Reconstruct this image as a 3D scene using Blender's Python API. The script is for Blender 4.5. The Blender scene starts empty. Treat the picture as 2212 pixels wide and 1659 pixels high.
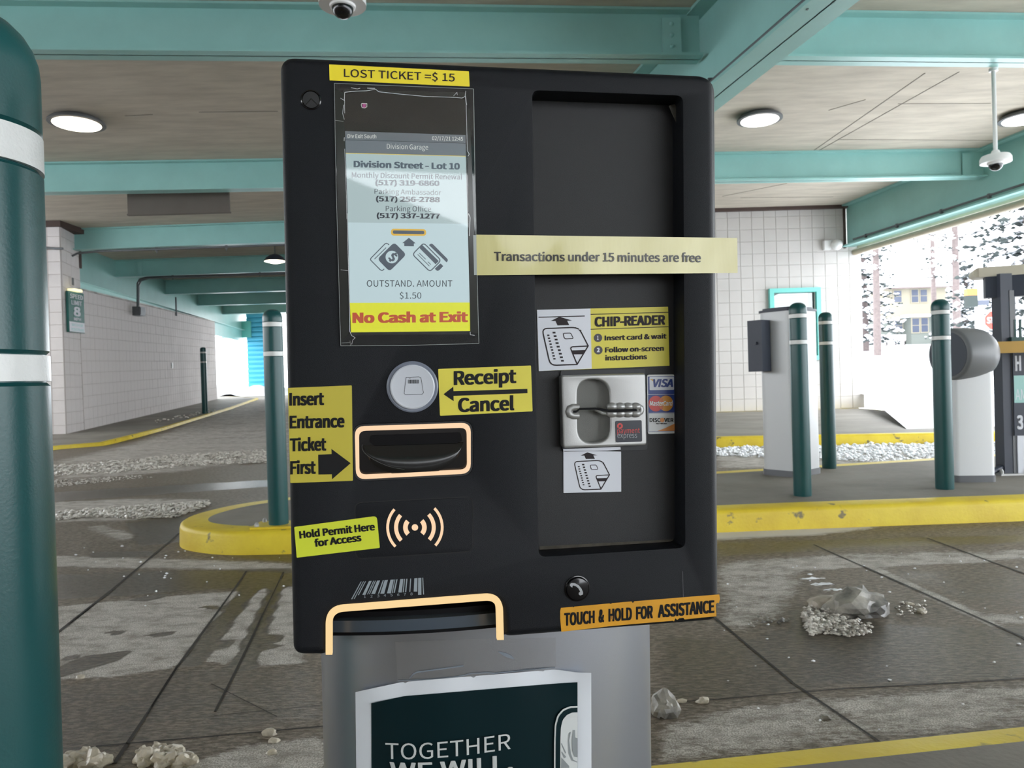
import bpy, bmesh, math, random
import numpy as np
from mathutils import Vector, Matrix, noise
from mathutils.geometry import tessellate_polygon
S = bpy.context.scene
C = S.collection
V = Vector
R_ = random.Random(7)

# ------------------------------------------------------------------ camera
F, CX, CY, EYE = 1600.0, 1106.0, 829.5, 0.9
ROLL, PITCH = 0.029, 0.0059
cp, sp_, cr, sr = math.cos(PITCH), math.sin(PITCH), math.cos(ROLL), math.sin(ROLL)
FW = V((0, cp, -sp_)); UP0 = V((0, sp_, cp))
RT = cr * V((1, 0, 0)) - sr * UP0
UP = sr * V((1, 0, 0)) + cr * UP0
CAM = V((0, 0, EYE))
cam_d = bpy.data.cameras.new('camera'); cam = bpy.data.objects.new('camera', cam_d); C.objects.link(cam)
cam_d.sensor_width = 36; cam_d.lens = F / 2212 * 36
cam_d.clip_start = 0.02; cam_d.clip_end = 500
cam.matrix_world = Matrix(((RT.x, UP.x, -FW.x, CAM.x), (RT.y, UP.y, -FW.y, CAM.y), (RT.z, UP.z, -FW.z, CAM.z), (0, 0, 0, 1)))
cam_d.dof.use_dof = True; cam_d.dof.focus_distance = 0.63; cam_d.dof.aperture_fstop = 26
S.camera = cam

# ------------------------------------------------------------------ world, exposure
w = bpy.data.worlds.new('sky'); S.world = w; w.use_nodes = True
bg = w.node_tree.nodes['Background']
bg.inputs['Color'].default_value = (0.93, 0.965, 1.0, 1); bg.inputs['Strength'].default_value = 7.6
S.view_settings.view_transform = 'Standard'; S.view_settings.look = 'None'
S.view_settings.gamma = 1; S.view_settings.use_curve_mapping = False
S.view_settings.exposure = 0.0
S.cycles.use_denoising = True
S.cycles.max_bounces = 8; S.cycles.diffuse_bounces = 5; S.cycles.sample_clamp_indirect = 8

# ------------------------------------------------------------------ photo pixel -> point in the place
def ray(px, py): return FW + (px - CX) / F * RT - (py - CY) / F * UP
def G(px, py, z=0.0):
    r = ray(px, py); return CAM + r * ((z - EYE) / r.z)
def W(px, py, y):
    r = ray(px, py); return CAM + r * (y / r.y)

# ------------------------------------------------------------------ materials
MATS = {}
def mat(name, col, rough=0.6, metal=0.0, emit=None, es=1.0, var=0.0, vscale=5.0, bump=0.0, bscale=200.0, col2=None,
        spec=None, alpha=None, coat=0.0, stretch=None, spot=0.0):
    if name in MATS: return MATS[name]
    m = bpy.data.materials.new(name); m.use_nodes = True; MATS[name] = m
    nt = m.node_tree; N = nt.nodes; L = nt.links; b = N['Principled BSDF']
    b.inputs['Base Color'].default_value = (*col, 1); b.inputs['Roughness'].default_value = rough
    b.inputs['Metallic'].default_value = metal
    if spec is not None: b.inputs['Specular IOR Level'].default_value = spec
    if coat: b.inputs['Coat Weight'].default_value = coat; b.inputs['Coat Roughness'].default_value = 0.06
    if emit: b.inputs['Emission Color'].default_value = (*emit, 1); b.inputs['Emission Strength'].default_value = es
    tc = N.new('ShaderNodeTexCoord'); mp = N.new('ShaderNodeMapping'); L.new(tc.outputs['Object'], mp.inputs[0])
    if stretch: mp.inputs['Scale'].default_value = stretch
    if var or col2:
        n = N.new('ShaderNodeTexNoise'); n.inputs['Scale'].default_value = vscale; n.inputs['Detail'].default_value = 6
        n.inputs['Roughness'].default_value = 0.62
        L.new(mp.outputs[0], n.inputs['Vector'])
        r = N.new('ShaderNodeMapRange'); r.inputs[1].default_value = 0.35; r.inputs[2].default_value = 0.68
        L.new(n.outputs['Fac'], r.inputs[0])
        mx = N.new('ShaderNodeMix'); mx.data_type = 'RGBA'
        c2 = col2 or tuple(max(0, c * (1 - var)) for c in col)
        mx.inputs[6].default_value = (*col, 1); mx.inputs[7].default_value = (*c2, 1)
        L.new(r.outputs[0], mx.inputs[0]); L.new(mx.outputs[2], b.inputs['Base Color'])
        if spot:   # chips and grime of their own shape
            n2 = N.new('ShaderNodeTexNoise'); n2.inputs['Scale'].default_value = vscale * 3.3; n2.inputs['Detail'].default_value = 5
            L.new(mp.outputs[0], n2.inputs['Vector'])
            r2 = N.new('ShaderNodeMapRange'); r2.inputs[1].default_value = 0.64; r2.inputs[2].default_value = 0.70
            r2.inputs[4].default_value = spot
            L.new(n2.outputs['Fac'], r2.inputs[0])
            m2 = N.new('ShaderNodeMix'); m2.data_type = 'RGBA'; L.new(r2.outputs[0], m2.inputs[0])
            L.new(mx.outputs[2], m2.inputs[6]); m2.inputs[7].default_value = (0.09, 0.08, 0.065, 1)
            L.new(m2.outputs[2], b.inputs['Base Color'])
    if bump:
        n = N.new('ShaderNodeTexNoise'); n.inputs['Scale'].default_value = bscale; n.inputs['Detail'].default_value = 3
        L.new(mp.outputs[0], n.inputs['Vector'])
        bp = N.new('ShaderNodeBump'); bp.inputs['Strength'].default_value = bump; bp.inputs['Distance'].default_value = 0.002
        L.new(n.outputs['Fac'], bp.inputs['Height']); L.new(bp.outputs[0], b.inputs['Normal'])
    return m

TEAL = (0.30, 0.565, 0.535)
m_teal = mat('teal_paint', TEAL, 0.36, var=0.12, vscale=1.3, bump=0.25, bscale=40)
m_tealb = mat('teal_frame_paint', (0.16, 0.55, 0.50), 0.5)
m_block = mat('painted_block', (0.68, 0.64, 0.63), 0.8, var=0.14, vscale=1.1, bump=0.5, bscale=90)
m_blockw = mat('white_painted_block', (0.55, 0.525, 0.505), 0.75, var=0.08, vscale=1.1, bump=0.4, bscale=90)
m_mortar = mat('mortar', (0.46, 0.42, 0.40), 0.9)
m_mortarw = mat('pale_mortar', (0.47, 0.45, 0.43), 0.9)
m_brown = mat('brown_joint', (0.07, 0.045, 0.038), 0.8)
m_yel = mat('kerb_yellow_paint', (0.74, 0.58, 0.03), 0.5, col2=(0.60, 0.43, 0.02), vscale=3.5, bump=0.6, bscale=60, spot=0.85)
m_isl = mat('island_concrete', (0.235, 0.215, 0.185), 0.75, col2=(0.16, 0.145, 0.125), vscale=2.2, bump=0.6, bscale=70)
m_walk = mat('walkway_concrete', (0.27, 0.25, 0.22), 0.7, col2=(0.17, 0.155, 0.135), vscale=1.2, bump=0.5, bscale=60)
m_snow = mat('snow', (0.86, 0.88, 0.92), 0.7, bump=0.5, bscale=3)
m_slush = mat('dirty_slush', (0.76, 0.73, 0.68), 0.35, col2=(0.36, 0.33, 0.29), vscale=9, bump=1.0, bscale=90)
m_rock = mat('dirty_ice', (0.34, 0.32, 0.28), 0.4, col2=(0.05, 0.05, 0.055), vscale=9, bump=1.0, bscale=60)
m_bol = mat('green_bollard_plastic', (0.005, 0.060, 0.062), 0.34, bump=0.07, bscale=420)
m_band = mat('white_reflective_tape', (0.66, 0.67, 0.66), 0.35, bump=0.3, bscale=300)
m_shell = mat('charcoal_powder_coat', (0.0065, 0.0075, 0.010), 0.44, bump=0.28, bscale=2200, spec=0.19)
m_shell2 = mat('charcoal_panel', (0.017, 0.017, 0.0185), 0.5, bump=0.22, bscale=2200, spec=0.4)
m_black = mat('black_gloss', (0.004, 0.004, 0.005), 0.12)
m_blackm = mat('black_matt', (0.004, 0.004, 0.005), 0.6, spec=.12)
m_silver = mat('silver_grey_paint', (0.43, 0.45, 0.49), 0.32, metal=0.9, bump=0.03, bscale=900)
m_silver2 = mat('cabinet_silver', (0.52, 0.53, 0.54), 0.4, metal=0.15)
m_cast = mat('cast_metal', (0.40, 0.40, 0.395), 0.42, metal=0.6, bump=0.12, bscale=2500)
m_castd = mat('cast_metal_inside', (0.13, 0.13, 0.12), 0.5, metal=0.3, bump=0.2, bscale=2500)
m_grey = mat('grey_plastic', (0.12, 0.125, 0.135), 0.45)
m_dgrey = mat('dark_steel', (0.028, 0.035, 0.055), 0.5)
m_pipe = mat('conduit_metal', (0.13, 0.14, 0.15), 0.45, metal=0.5)
m_white = mat('white_plastic', (0.70, 0.70, 0.69), 0.4)
m_beige = mat('beige_trim', (0.36, 0.31, 0.22), 0.5, var=0.15, vscale=2)
m_syel = mat('sticker_yellow', (0.70, 0.61, 0.06), 0.45, var=0.06, vscale=20)
m_syel2 = mat('sticker_bright_yellow', (0.86, 0.70, 0.02), 0.4)
m_slime = mat('sticker_lime_yellow', (0.60, 0.66, 0.035), 0.4)
m_lam = mat('laminated_pale_yellow', (0.58, 0.53, 0.22), 0.35, coat=0.45, bump=.35, bscale=60, stretch=(1, .25, 1))
m_orange = mat('sticker_orange', (0.68, 0.32, 0.012), 0.45, var=0.15, vscale=30)
m_ink = mat('black_ink', (0.009, 0.009, 0.010), 0.5, spec=.2)
m_inkb = mat('brown_black_ink', (0.026, 0.019, 0.022), 0.5, spec=.2)
m_swhite = mat('sticker_white', (0.66, 0.68, 0.74), 0.4)
m_paper = mat('white_paper', (0.68, 0.71, 0.76), 0.55)
m_pgreen = mat('poster_dark_green', (0.003, 0.015, 0.019), 0.35, spec=.2)
m_pgrey = mat('print_grey', (0.34, 0.36, 0.37), 0.5)
m_warm = mat('lit_warm_diffuser', (0.05, 0.04, 0.03), 0.5, emit=(0.96, 0.66, 0.42), es=1.0, spec=.1)
m_warm2 = mat('lit_amber_diffuser', (0.05, 0.04, 0.03), 0.5, emit=(0.93, 0.66, 0.32), es=1.0, spec=.1)
m_lamp = mat('lamp_diffuser', (0.9, 0.9, 0.9), 0.4, emit=(1.0, 0.95, 0.88), es=7.0)
m_lampw = mat('warm_lamp_diffuser', (0.9, 0.9, 0.9), 0.4, emit=(1.0, 0.88, 0.68), es=7.0)
def scr(name, col): return mat(name, (0.01, 0.01, 0.01), 0.3, emit=col, es=1.0)
def srgb(r, g, b): return tuple(((c / 255 + 0.055) / 1.055) ** 2.4 if c > 10 else c / 3294 for c in (r, g, b))

# clear plastic film: mostly see-through with a mirror-like surface
def clear(name, tint=(1, 1, 1), rough=0.02, base=0.05, haze=0.0):
    m = bpy.data.materials.new(name); m.use_nodes = True; nt = m.node_tree; N = nt.nodes; L = nt.links
    N.remove(N['Principled BSDF']); out = N['Material Output']
    t = N.new('ShaderNodeBsdfTransparent'); t.inputs[0].default_value = (*tint, 1)
    g = N.new('ShaderNodeBsdfGlossy'); g.inputs['Roughness'].default_value = rough
    fr = N.new('ShaderNodeFresnel'); fr.inputs[0].default_value = 1.42
    mul = N.new('ShaderNodeMath'); mul.operation = 'ADD'; mul.inputs[1].default_value = base; L.new(fr.outputs[0], mul.inputs[0])
    mx = N.new('ShaderNodeMixShader'); L.new(mul.outputs[0], mx.inputs[0]); L.new(t.outputs[0], mx.inputs[1]); L.new(g.outputs[0], mx.inputs[2])
    last = mx
    if haze:
        d = N.new('ShaderNodeBsdfDiffuse'); d.inputs[0].default_value = (0.5, 0.5, 0.5, 1)
        m2 = N.new('ShaderNodeMixShader'); m2.inputs[0].default_value = haze
        L.new(mx.outputs[0], m2.inputs[1]); L.new(d.outputs[0], m2.inputs[2]); last = m2
    L.new(last.outputs[0], out.inputs[0]); MATS[name] = m
    return m
m_film = clear('clear_film', rough=0.03, base=0.0)
m_tape = clear('clear_tape', rough=0.12, base=0.10, haze=0.10)
m_glass = clear('window_glass', tint=(0.8, 0.86, 0.86), rough=0.01, base=0.08)

# ------------------------------------------------------------------ object helpers
def tag(o, label=None, cat=None, group=None, kind=None):
    if label: o['label'] = label
    if cat: o['category'] = cat
    if group: o['group'] = group
    if kind: o['kind'] = kind
    return o
def empty(name, loc=(0, 0, 0), rz=0.0):
    o = bpy.data.objects.new(name, None); C.objects.link(o); o.location = loc; o.rotation_euler = (0, 0, rz)
    o.empty_display_size = 0.1
    return o
def link(name, me, m, parent=None, smooth=None):
    if m is not None and not me.materials:
        for k in (m if isinstance(m, (list, tuple)) else [m]): me.materials.append(k)
    if smooth is not None:
        me.shade_smooth(); me.set_sharp_from_angle(angle=math.radians(smooth))
    o = bpy.data.objects.new(name, me); C.objects.link(o)
    if parent: o.parent = parent
    return o
def copy_tree(o, parent=None):
    c = o.copy(); C.objects.link(c); c.parent = parent
    for ch in [x for x in bpy.data.objects if x.parent == o]: copy_tree(ch, c)
    return c

class MB:
    def __init__(s): s.v = []; s.f = []; s.mi = []
    def add(s, vs, fs, mi=0):
        o = len(s.v); s.v += [tuple(p) for p in vs]; s.f += [tuple(i + o for i in f) for f in fs]; s.mi += [mi] * len(fs); return s
    def box(s, a, b, mi=0):
        x0, y0, z0 = a; x1, y1, z1 = b
        return s.add([(x0, y0, z0), (x1, y0, z0), (x1, y1, z0), (x0, y1, z0), (x0, y0, z1), (x1, y0, z1), (x1, y1, z1), (x0, y1, z1)],
                     [(3, 2, 1, 0), (4, 5, 6, 7), (0, 1, 5, 4), (1, 2, 6, 5), (2, 3, 7, 6), (3, 0, 4, 7)], mi)
    def bar(s, p, q, wd, ht, mi=0, up=V((0, 0, 1)), anchor='c'):
        p, q = V(p), V(q); d = (q - p).normalized(); sd = d.cross(up).normalized(); u = sd.cross(d).normalized()
        vs = []
        for e in (p, q):
            for a, b in ((-1, -1), (1, -1), (1, 1), (-1, 1)): vs.append(e + sd * (a * wd / 2) + u * (b * ht / 2))
        return s.add(vs, [(3, 2, 1, 0), (4, 5, 6, 7), (0, 1, 5, 4), (1, 2, 6, 5), (2, 3, 7, 6), (3, 0, 4, 7)], mi)
    def tube(s, pts, r, n=10, mi=0, cap=True):
        pts = [V(p) for p in pts]; o = len(s.v); ref = None; rr = r if isinstance(r, (list, tuple)) else [r] * len(pts)
        for i, p in enumerate(pts):
            d = (pts[min(i + 1, len(pts) - 1)] - pts[max(i - 1, 0)]).normalized()
            if ref is None: ref = d.orthogonal().normalized()
            ref = (ref - d * ref.dot(d)).normalized(); b = d.cross(ref)
            for k in range(n):
                a = 2 * math.pi * k / n; s.v.append(tuple(p + (ref * math.cos(a) + b * math.sin(a)) * rr[i]))
        for i in range(len(pts) - 1):
            for k in range(n):
                a, b_ = o + i * n + k, o + i * n + (k + 1) % n
                s.f.append((a, b_, b_ + n, a + n)); s.mi.append(mi)
        if cap:
            s.f.append(tuple(o + k for k in range(n))[::-1]); s.f.append(tuple(o + (len(pts) - 1) * n + k for k in range(n))); s.mi += [mi, mi]
        return s
    def lathe(s, prof, n=32, c=(0, 0, 0), ax=V((0, 0, 1)), mi=0, sx=1.0, sy=1.0):
        ax = V(ax).normalized(); e1 = V((1, 0, 0)) if abs(ax.z) > 0.9 else V((0, 0, 1)).cross(ax).normalized()
        e1 = (e1 - ax * e1.dot(ax)).normalized(); e2 = ax.cross(e1); c = V(c); o = len(s.v)
        for r, z in prof:
            for k in range(n):
                a = 2 * math.pi * k / n; s.v.append(tuple(c + e1 * (r * sx * math.cos(a)) + e2 * (r * sy * math.sin(a)) + ax * z))
        for i in range(len(prof) - 1):
            for k in range(n):
                a, b = o + i * n + k, o + i * n + (k + 1) % n
                s.f.append((a, b, b + n, a + n)); s.mi.append(mi)
        s.f.append(tuple(o + k for k in range(n))[::-1]); s.f.append(tuple(o + (len(prof) - 1) * n + k for k in range(n))); s.mi += [mi, mi]
        return s
    def prism(s, poly, z0, z1, mi=0):
        n = len(poly); o = len(s.v)
        s.v += [(p[0], p[1], z0) for p in poly] + [(p[0], p[1], z1) for p in poly]
        tri = tessellate_polygon([[V((p[0], p[1], 0)) for p in poly]])
        for t in tri: s.f += [(o + t[0], o + t[1], o + t[2])[::-1], (o + n + t[0], o + n + t[1], o + n + t[2])]; s.mi += [mi, mi]
        for k in range(n): s.f.append((o + k, o + (k + 1) % n, o + n + (k + 1) % n, o + n + k)); s.mi.append(mi)
        return s
    def blob(s, c, r, seed=0, mi=0, flat=0.6):
        c = V(c); rr = random.Random(seed); vs = []
        for d in ((1, 0, 0), (0, 1, 0), (-1, 0, 0), (0, -1, 0), (0, 0, flat), (0, 0, -flat)):
            k = r * rr.uniform(0.7, 1.25); a = rr.uniform(-0.3, 0.3)
            vs.append(c + V((d[0] * math.cos(a) - d[1] * math.sin(a), d[0] * math.sin(a) + d[1] * math.cos(a), d[2])) * k)
        return s.add(vs, [(0, 1, 4), (1, 2, 4), (2, 3, 4), (3, 0, 4), (1, 0, 5), (2, 1, 5), (3, 2, 5), (0, 3, 5)], mi)
    def mesh(s, name):
        me = bpy.data.meshes.new(name); me.from_pydata(s.v, [], s.f)
        if any(s.mi): me.polygons.foreach_set('material_index', s.mi)
        bm = bmesh.new(); bm.from_mesh(me); bmesh.ops.recalc_face_normals(bm, faces=bm.faces); bm.to_mesh(me); bm.free()
        me.update(); return me
    def build(s, name, m, parent=None, smooth=None): return link(name, s.mesh(name), m, parent, smooth)

# ------------------------------------------------------------------ lettering
def load_font(fn):
    try: return bpy.data.fonts.load(bpy.utils.resource_path('LOCAL') + '/datafiles/fonts/' + fn)
    except Exception: return None
FONTS = {'inter': load_font('Inter.woff2'), 'cjk': load_font('Noto Sans CJK Regular.woff2')}
_cap = {}
def text_loops(s, shear, font, space):
    cu = bpy.data.curves.new('lettering', 'FONT'); cu.body = s; cu.size = 1.0; cu.shear = shear; cu.fill_mode = 'NONE'
    cu.resolution_u = 4; cu.space_character = space
    if FONTS.get(font): cu.font = FONTS[font]
    o = bpy.data.objects.new('lettering', cu); C.objects.link(o)
    bpy.context.view_layer.update()
    me = bpy.data.meshes.new_from_object(o.evaluated_get(bpy.context.evaluated_depsgraph_get()))
    bpy.data.objects.remove(o); bpy.data.curves.remove(cu)
    loops, cur = [], []
    for e in me.edges:
        i, j = e.vertices
        cur.append(i)
        if j == cur[0] or (i == cur[0] and len(cur) > 1 and False): loops.append(cur); cur = []
        elif j != i + 1:
            loops.append(cur); cur = []
    out = []
    for lp in loops:
        p = []
        for i in lp:
            c = me.vertices[i].co
            if not p or (p[-1] - V((c.x, c.y))).length > 1e-4: p.append(V((c.x, c.y)))
        if len(p) > 2 and (p[0] - p[-1]).length < 1e-4: p.pop()
        if len(p) > 2: out.append(p)
    bpy.data.meshes.remove(me)
    return out
def area2(p): return sum(a.x * b.y - b.x * a.y for a, b in zip(p, p[1:] + p[:1])) / 2
def pin(pt, poly):
    c = False; n = len(poly)
    for i in range(n):
        a, b = poly[i], poly[(i + 1) % n]
        if (a.y > pt.y) != (b.y > pt.y) and pt.x < (b.x - a.x) * (pt.y - a.y) / (b.y - a.y) + a.x: c = not c
    return c
def text_mesh(s, bold=0.0, shear=0.0, font='cjk', space=1.0):
    lps = text_loops(s, shear, font, space); sgn = 1 if area2(max(lps, key=lambda q: abs(area2(q)))) > 0 else -1
    res = []
    for p in lps:
        q = p; n = len(p)
        if bold < 0:
            q = []
            for i in range(n):
                t1 = (p[i] - p[i - 1]).normalized(); t2 = (p[(i + 1) % n] - p[i]).normalized()
                n1, n2 = V((t1.y, -t1.x)) * sgn, V((t2.y, -t2.x)) * sgn; m = n1 + n2
                m = m.normalized() if m.length > 1e-5 else n1; q.append(p[i] + m * (bold / max(.6, m.dot(n1))))
        res.append((q, area2(p) * sgn > 0))
    outs = [q for q, o in res if o]; holes = [q for q, o in res if not o]; base = MB(); mb = MB()
    used = {i: [] for i in range(len(outs))}
    for hq in holes:
        best = None
        for i, oq in enumerate(outs):
            if pin(hq[0], oq) and (best is None or abs(area2(oq)) < abs(area2(outs[best]))): best = i
        if best is not None: used[best].append(hq)
    for i, oq in enumerate(outs):
        lp = [oq] + used[i]; pts = [(v.x, v.y, 0) for l in lp for v in l]
        tri = tessellate_polygon([[V((v.x, v.y, 0)) for v in l] for l in lp])
        base.add(pts, [t if (pts[t[1]][0] - pts[t[0]][0]) * (pts[t[2]][1] - pts[t[0]][1]) - (pts[t[1]][1] - pts[t[0]][1]) * (pts[t[2]][0] - pts[t[0]][0]) > 0 else t[::-1] for t in tri])
    # heavier weights: the same glyph set down several times, a hair apart
    for k, (dx, dy) in enumerate(((0, 0),) if bold <= 0 else [(bold * i, bold * j * .45) for i in (-1, -.33, .33, 1) for j in (-1, 1)]):
        mb.add([(x + dx, y + dy, z + k * .0012) for x, y, z in base.v], base.f)
    me = bpy.data.meshes.new('lettering'); me.from_pydata(mb.v, [], mb.f); me.update(); return me
def cap_height(font):
    if font not in _cap:
        me = text_mesh('H', font=font); _cap[font] = max(v.co.y for v in me.vertices)
    return _cap[font]
def lettering(s, A, B, H, upv, m, parent, bold=0.0, shear=0.0, font='cjk', name='lettering', space=1.0, warp=None):
    """text whose baseline runs from A to B with capitals H tall; all in the parent's own space"""
    me = text_mesh(s, bold, shear, font, space); A, B, upv = V(A), V(B), V(upv).normalized()
    n = len(me.vertices); co = np.empty(n * 3); me.vertices.foreach_get('co', co); co = co.reshape(-1, 3)
    x0, x1 = co[:, 0].min(), co[:, 0].max(); d = (B - A)
    fx = (co[:, 0] - x0) / (x1 - x0); fy = co[:, 1] / cap_height(font) * H
    out = np.array(A)[None] + fx[:, None] * np.array(d)[None] + fy[:, None] * np.array(upv)[None]
    if warp: out = np.array([warp(p) for p in out])
    nrm = d.normalized().cross(upv); out = out + (co[:, 2] / cap_height(font) * H)[:, None] * np.array(nrm)[None]
    me.vertices.foreach_set('co', out.ravel()); me.update()
    me.materials.clear()
    return link(name, me, m, parent)
# ================================================================== THE SETTING
def sst(a, b, x):
    t = np.clip((x - a) / (b - a), 0, 1); return t * t * (3 - 2 * t)
def gz(x, y):
    """garage floor: flat under the camera, a ramp up along the left wall"""
    k = float(sst(-2.0, -5.5, x)) if x > -5.5 else 1.0
    return 0.03 * max(0.0, y - 13.0) * k
def Gr(px, py, add=0.0):
    r = ray(px, py); a, b = 1.0, 200.0
    for _ in range(50):
        t = (a + b) / 2; p = CAM + r * t
        if p.z > add + gz(p.x, p.y): a = t
        else: b = t
    return CAM + r * a

def floor_material():
    m = bpy.data.materials.new('wet_salted_concrete'); m.use_nodes = True; nt = m.node_tree; N = nt.nodes; L = nt.links
    b = N['Principled BSDF']; geo = N.new('ShaderNodeNewGeometry')
    def nz(scale, det, stretch=None, rot=0.0, rough=0.6):
        mp = N.new('ShaderNodeMapping'); L.new(geo.outputs['Position'], mp.inputs[0])
        if stretch: mp.inputs['Scale'].default_value = stretch
        mp.inputs['Rotation'].default_value = (0, 0, rot)
        n = N.new('ShaderNodeTexNoise'); n.inputs['Scale'].default_value = scale; n.inputs['Detail'].default_value = det
        n.inputs['Roughness'].default_value = rough; L.new(mp.outputs[0], n.inputs['Vector']); return n.outputs['Fac']
    def mr(x, a, b_, c=0.0, d=1.0):
        r = N.new('ShaderNodeMapRange'); L.new(x, r.inputs[0])
        for i, v in zip((1, 2, 3, 4), (a, b_, c, d)): r.inputs[i].default_value = v
        return r.outputs[0]
    def op(o, x, y):
        n = N.new('ShaderNodeMath'); n.operation = o; n.use_clamp = False
        for i, v in enumerate((x, y)):
            if isinstance(v, (int, float)): n.inputs[i].default_value = v
            else: L.new(v, n.inputs[i])
        return n.outputs[0]
    def mixc(f, a, c):
        n = N.new('ShaderNodeMix'); n.data_type = 'RGBA'; L.new(f, n.inputs[0])
        for i, v in ((6, a), (7, c)):
            if isinstance(v, tuple): n.inputs[i].default_value = (*v, 1)
            else: L.new(v, n.inputs[i])
        return n.outputs[2]
    at = N.new('ShaderNodeAttribute'); at.attribute_name = 'salt'; salt = at.outputs['Fac']
    at2 = N.new('ShaderNodeAttribute'); at2.attribute_name = 'wet'; wet = at2.outputs['Fac']
    big = nz(1.1, 6, (0.6, 1.8, 1), 0.1); mid = nz(5.0, 8, (0.7, 1.5, 1), 0.1, 0.7)
    fine = nz(70, 4, (0.45, 1.3, 1), 0.12, 0.7); grit = nz(230, 3)
    col = mixc(mr(mid, 0.3, 0.7), (0.155, 0.125, 0.096), (0.085, 0.068, 0.052))
    col = mixc(mr(fine, 0.44, 0.60), col, (0.27, 0.230, 0.185))
    pits = nz(95, 5, (0.6, 1.2, 1), 0.12, 0.75)
    col = mixc(mr(pits, 0.56, 0.64), col, (0.05, 0.043, 0.034))
    sf = op('ADD', salt, op('MULTIPLY', op('SUBTRACT', mid, 0.5), 0.9))
    sf = op('ADD', sf, op('MULTIPLY', op('SUBTRACT', big, 0.5), 0.5))
    sf = op('ADD', sf, op('MULTIPLY', op('SUBTRACT', fine, 0.5), 0.7)); sfm = mr(sf, 0.40, 0.62)
    saltc = mixc(mr(grit, 0.42, 0.58), (0.70, 0.67, 0.63), (0.32, 0.295, 0.265))
    blot = nz(14, 7, (0.7, 1.2, 1), 0.3, 0.7); saltc = mixc(mr(blot, 0.44, 0.66, 0.0, 0.8), saltc, (0.21, 0.185, 0.155))
    saltc = mixc(mr(salt, 0.95, 1.35), saltc, (0.62, 0.60, 0.56))
    col = mixc(sfm, col, saltc)
    wf = mr(op('ADD', wet, op('MULTIPLY', op('SUBTRACT', mid, 0.5), 0.8)), 0.35, 0.65)
    dark = mixc(mr(fine, 0.44, 0.60), (0.040, 0.033, 0.025), (0.135, 0.112, 0.085))
    col = mixc(op('MULTIPLY', wf, 0.85), col, dark)
    L.new(col, b.inputs['Base Color'])
    rough = op('ADD', op('MULTIPLY', sfm, 0.3), 0.52); rough = op('SUBTRACT', rough, op('MULTIPLY', wf, 0.24))
    L.new(rough, b.inputs['Roughness']); b.inputs['Specular IOR Level'].default_value = 0.28
    bp = N.new('ShaderNodeBump'); bp.inputs['Strength'].default_value = 0.55; bp.inputs['Distance'].default_value = 0.006
    hh = op('ADD', fine, op('MULTIPLY', pits, 0.8)); hh = op('ADD', hh, op('MULTIPLY', grit, 0.3)); L.new(hh, bp.inputs['Height']); L.new(bp.outputs[0], b.inputs['Normal'])
    return m
m_floor = floor_material()

# stains: (where it shows, kind, strength, softness in metres)
def P(*pts): return [(G(x, y).x, G(x, y).y) for x, y in pts]
SALT = [
    (P((100, 1312), (300, 1292), (520, 1275), (650, 1262), (660, 1432), (560, 1442), (430, 1432), (330, 1452), (230, 1466), (100, 1470)), 0.85, 0.05),
    (P((360, 1655), (520, 1612), (700, 1588), (760, 1720), (300, 1760)), 0.8, 0.05),
    (P((90, 1198), (350, 1205), (640, 1216), (660, 1240), (420, 1232), (90, 1225)), 0.75, 0.05),
    (P((165, 1138), (235, 1132), (330, 1158), (250, 1170)), 0.6, 0.08),
    (P((90, 1000), (350, 940), (560, 875), (640, 860), (640, 990), (400, 1020), (90, 1045)), 0.62, 0.35),
    (P((90, 1085), (300, 1075), (460, 1078), (400, 1105), (300, 1125), (90, 1130)), 0.72, 0.12),
    (P((1540, 1146), (1700, 1143), (1900, 1134), (1880, 1142), (1760, 1156), (1540, 1166)), 1.4, 0.03),
    (P((1540, 1212), (1760, 1196), (2000, 1190), (2300, 1180), (2300, 1212), (2000, 1222), (1740, 1236), (1730, 1330), (1600, 1372), (1540, 1350)), 0.62, 0.10),
    (P((1690, 1222), (1900, 1212), (2140, 1206), (2140, 1214), (1900, 1224), (1700, 1234)), 1.0, 0.03),
    (P((1850, 1215), (1880, 1218), (2110, 1322), (2260, 1400), (2230, 1400), (2070, 1320), (1900, 1240)), 0.95, 0.04),
    (P((2080, 1325), (2300, 1322), (2300, 1352), (2120, 1346)), 0.7, 0.06),
    (P((1410, 1560), (1560, 1528), (1750, 1500), (2300, 1466), (2300, 1560), (1410, 1660)), 0.58, 0.06),
    (P((1790, 1520), (1900, 1510), (2300, 1482), (2300, 1492), (1920, 1526), (1830, 1536)), 0.95, 0.02),
    (P((1900, 1562), (2050, 1552), (2250, 1535), (2250, 1545), (2060, 1564)), 0.9, 0.02),
    (P((1790, 1572), (1850, 1558), (1880, 1572), (1820, 1585)), 0.95, 0.03),
    (P((1540, 960), (2300, 945), (2300, 1010), (1540, 1012)), 0.75, 0.3),
]
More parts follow.
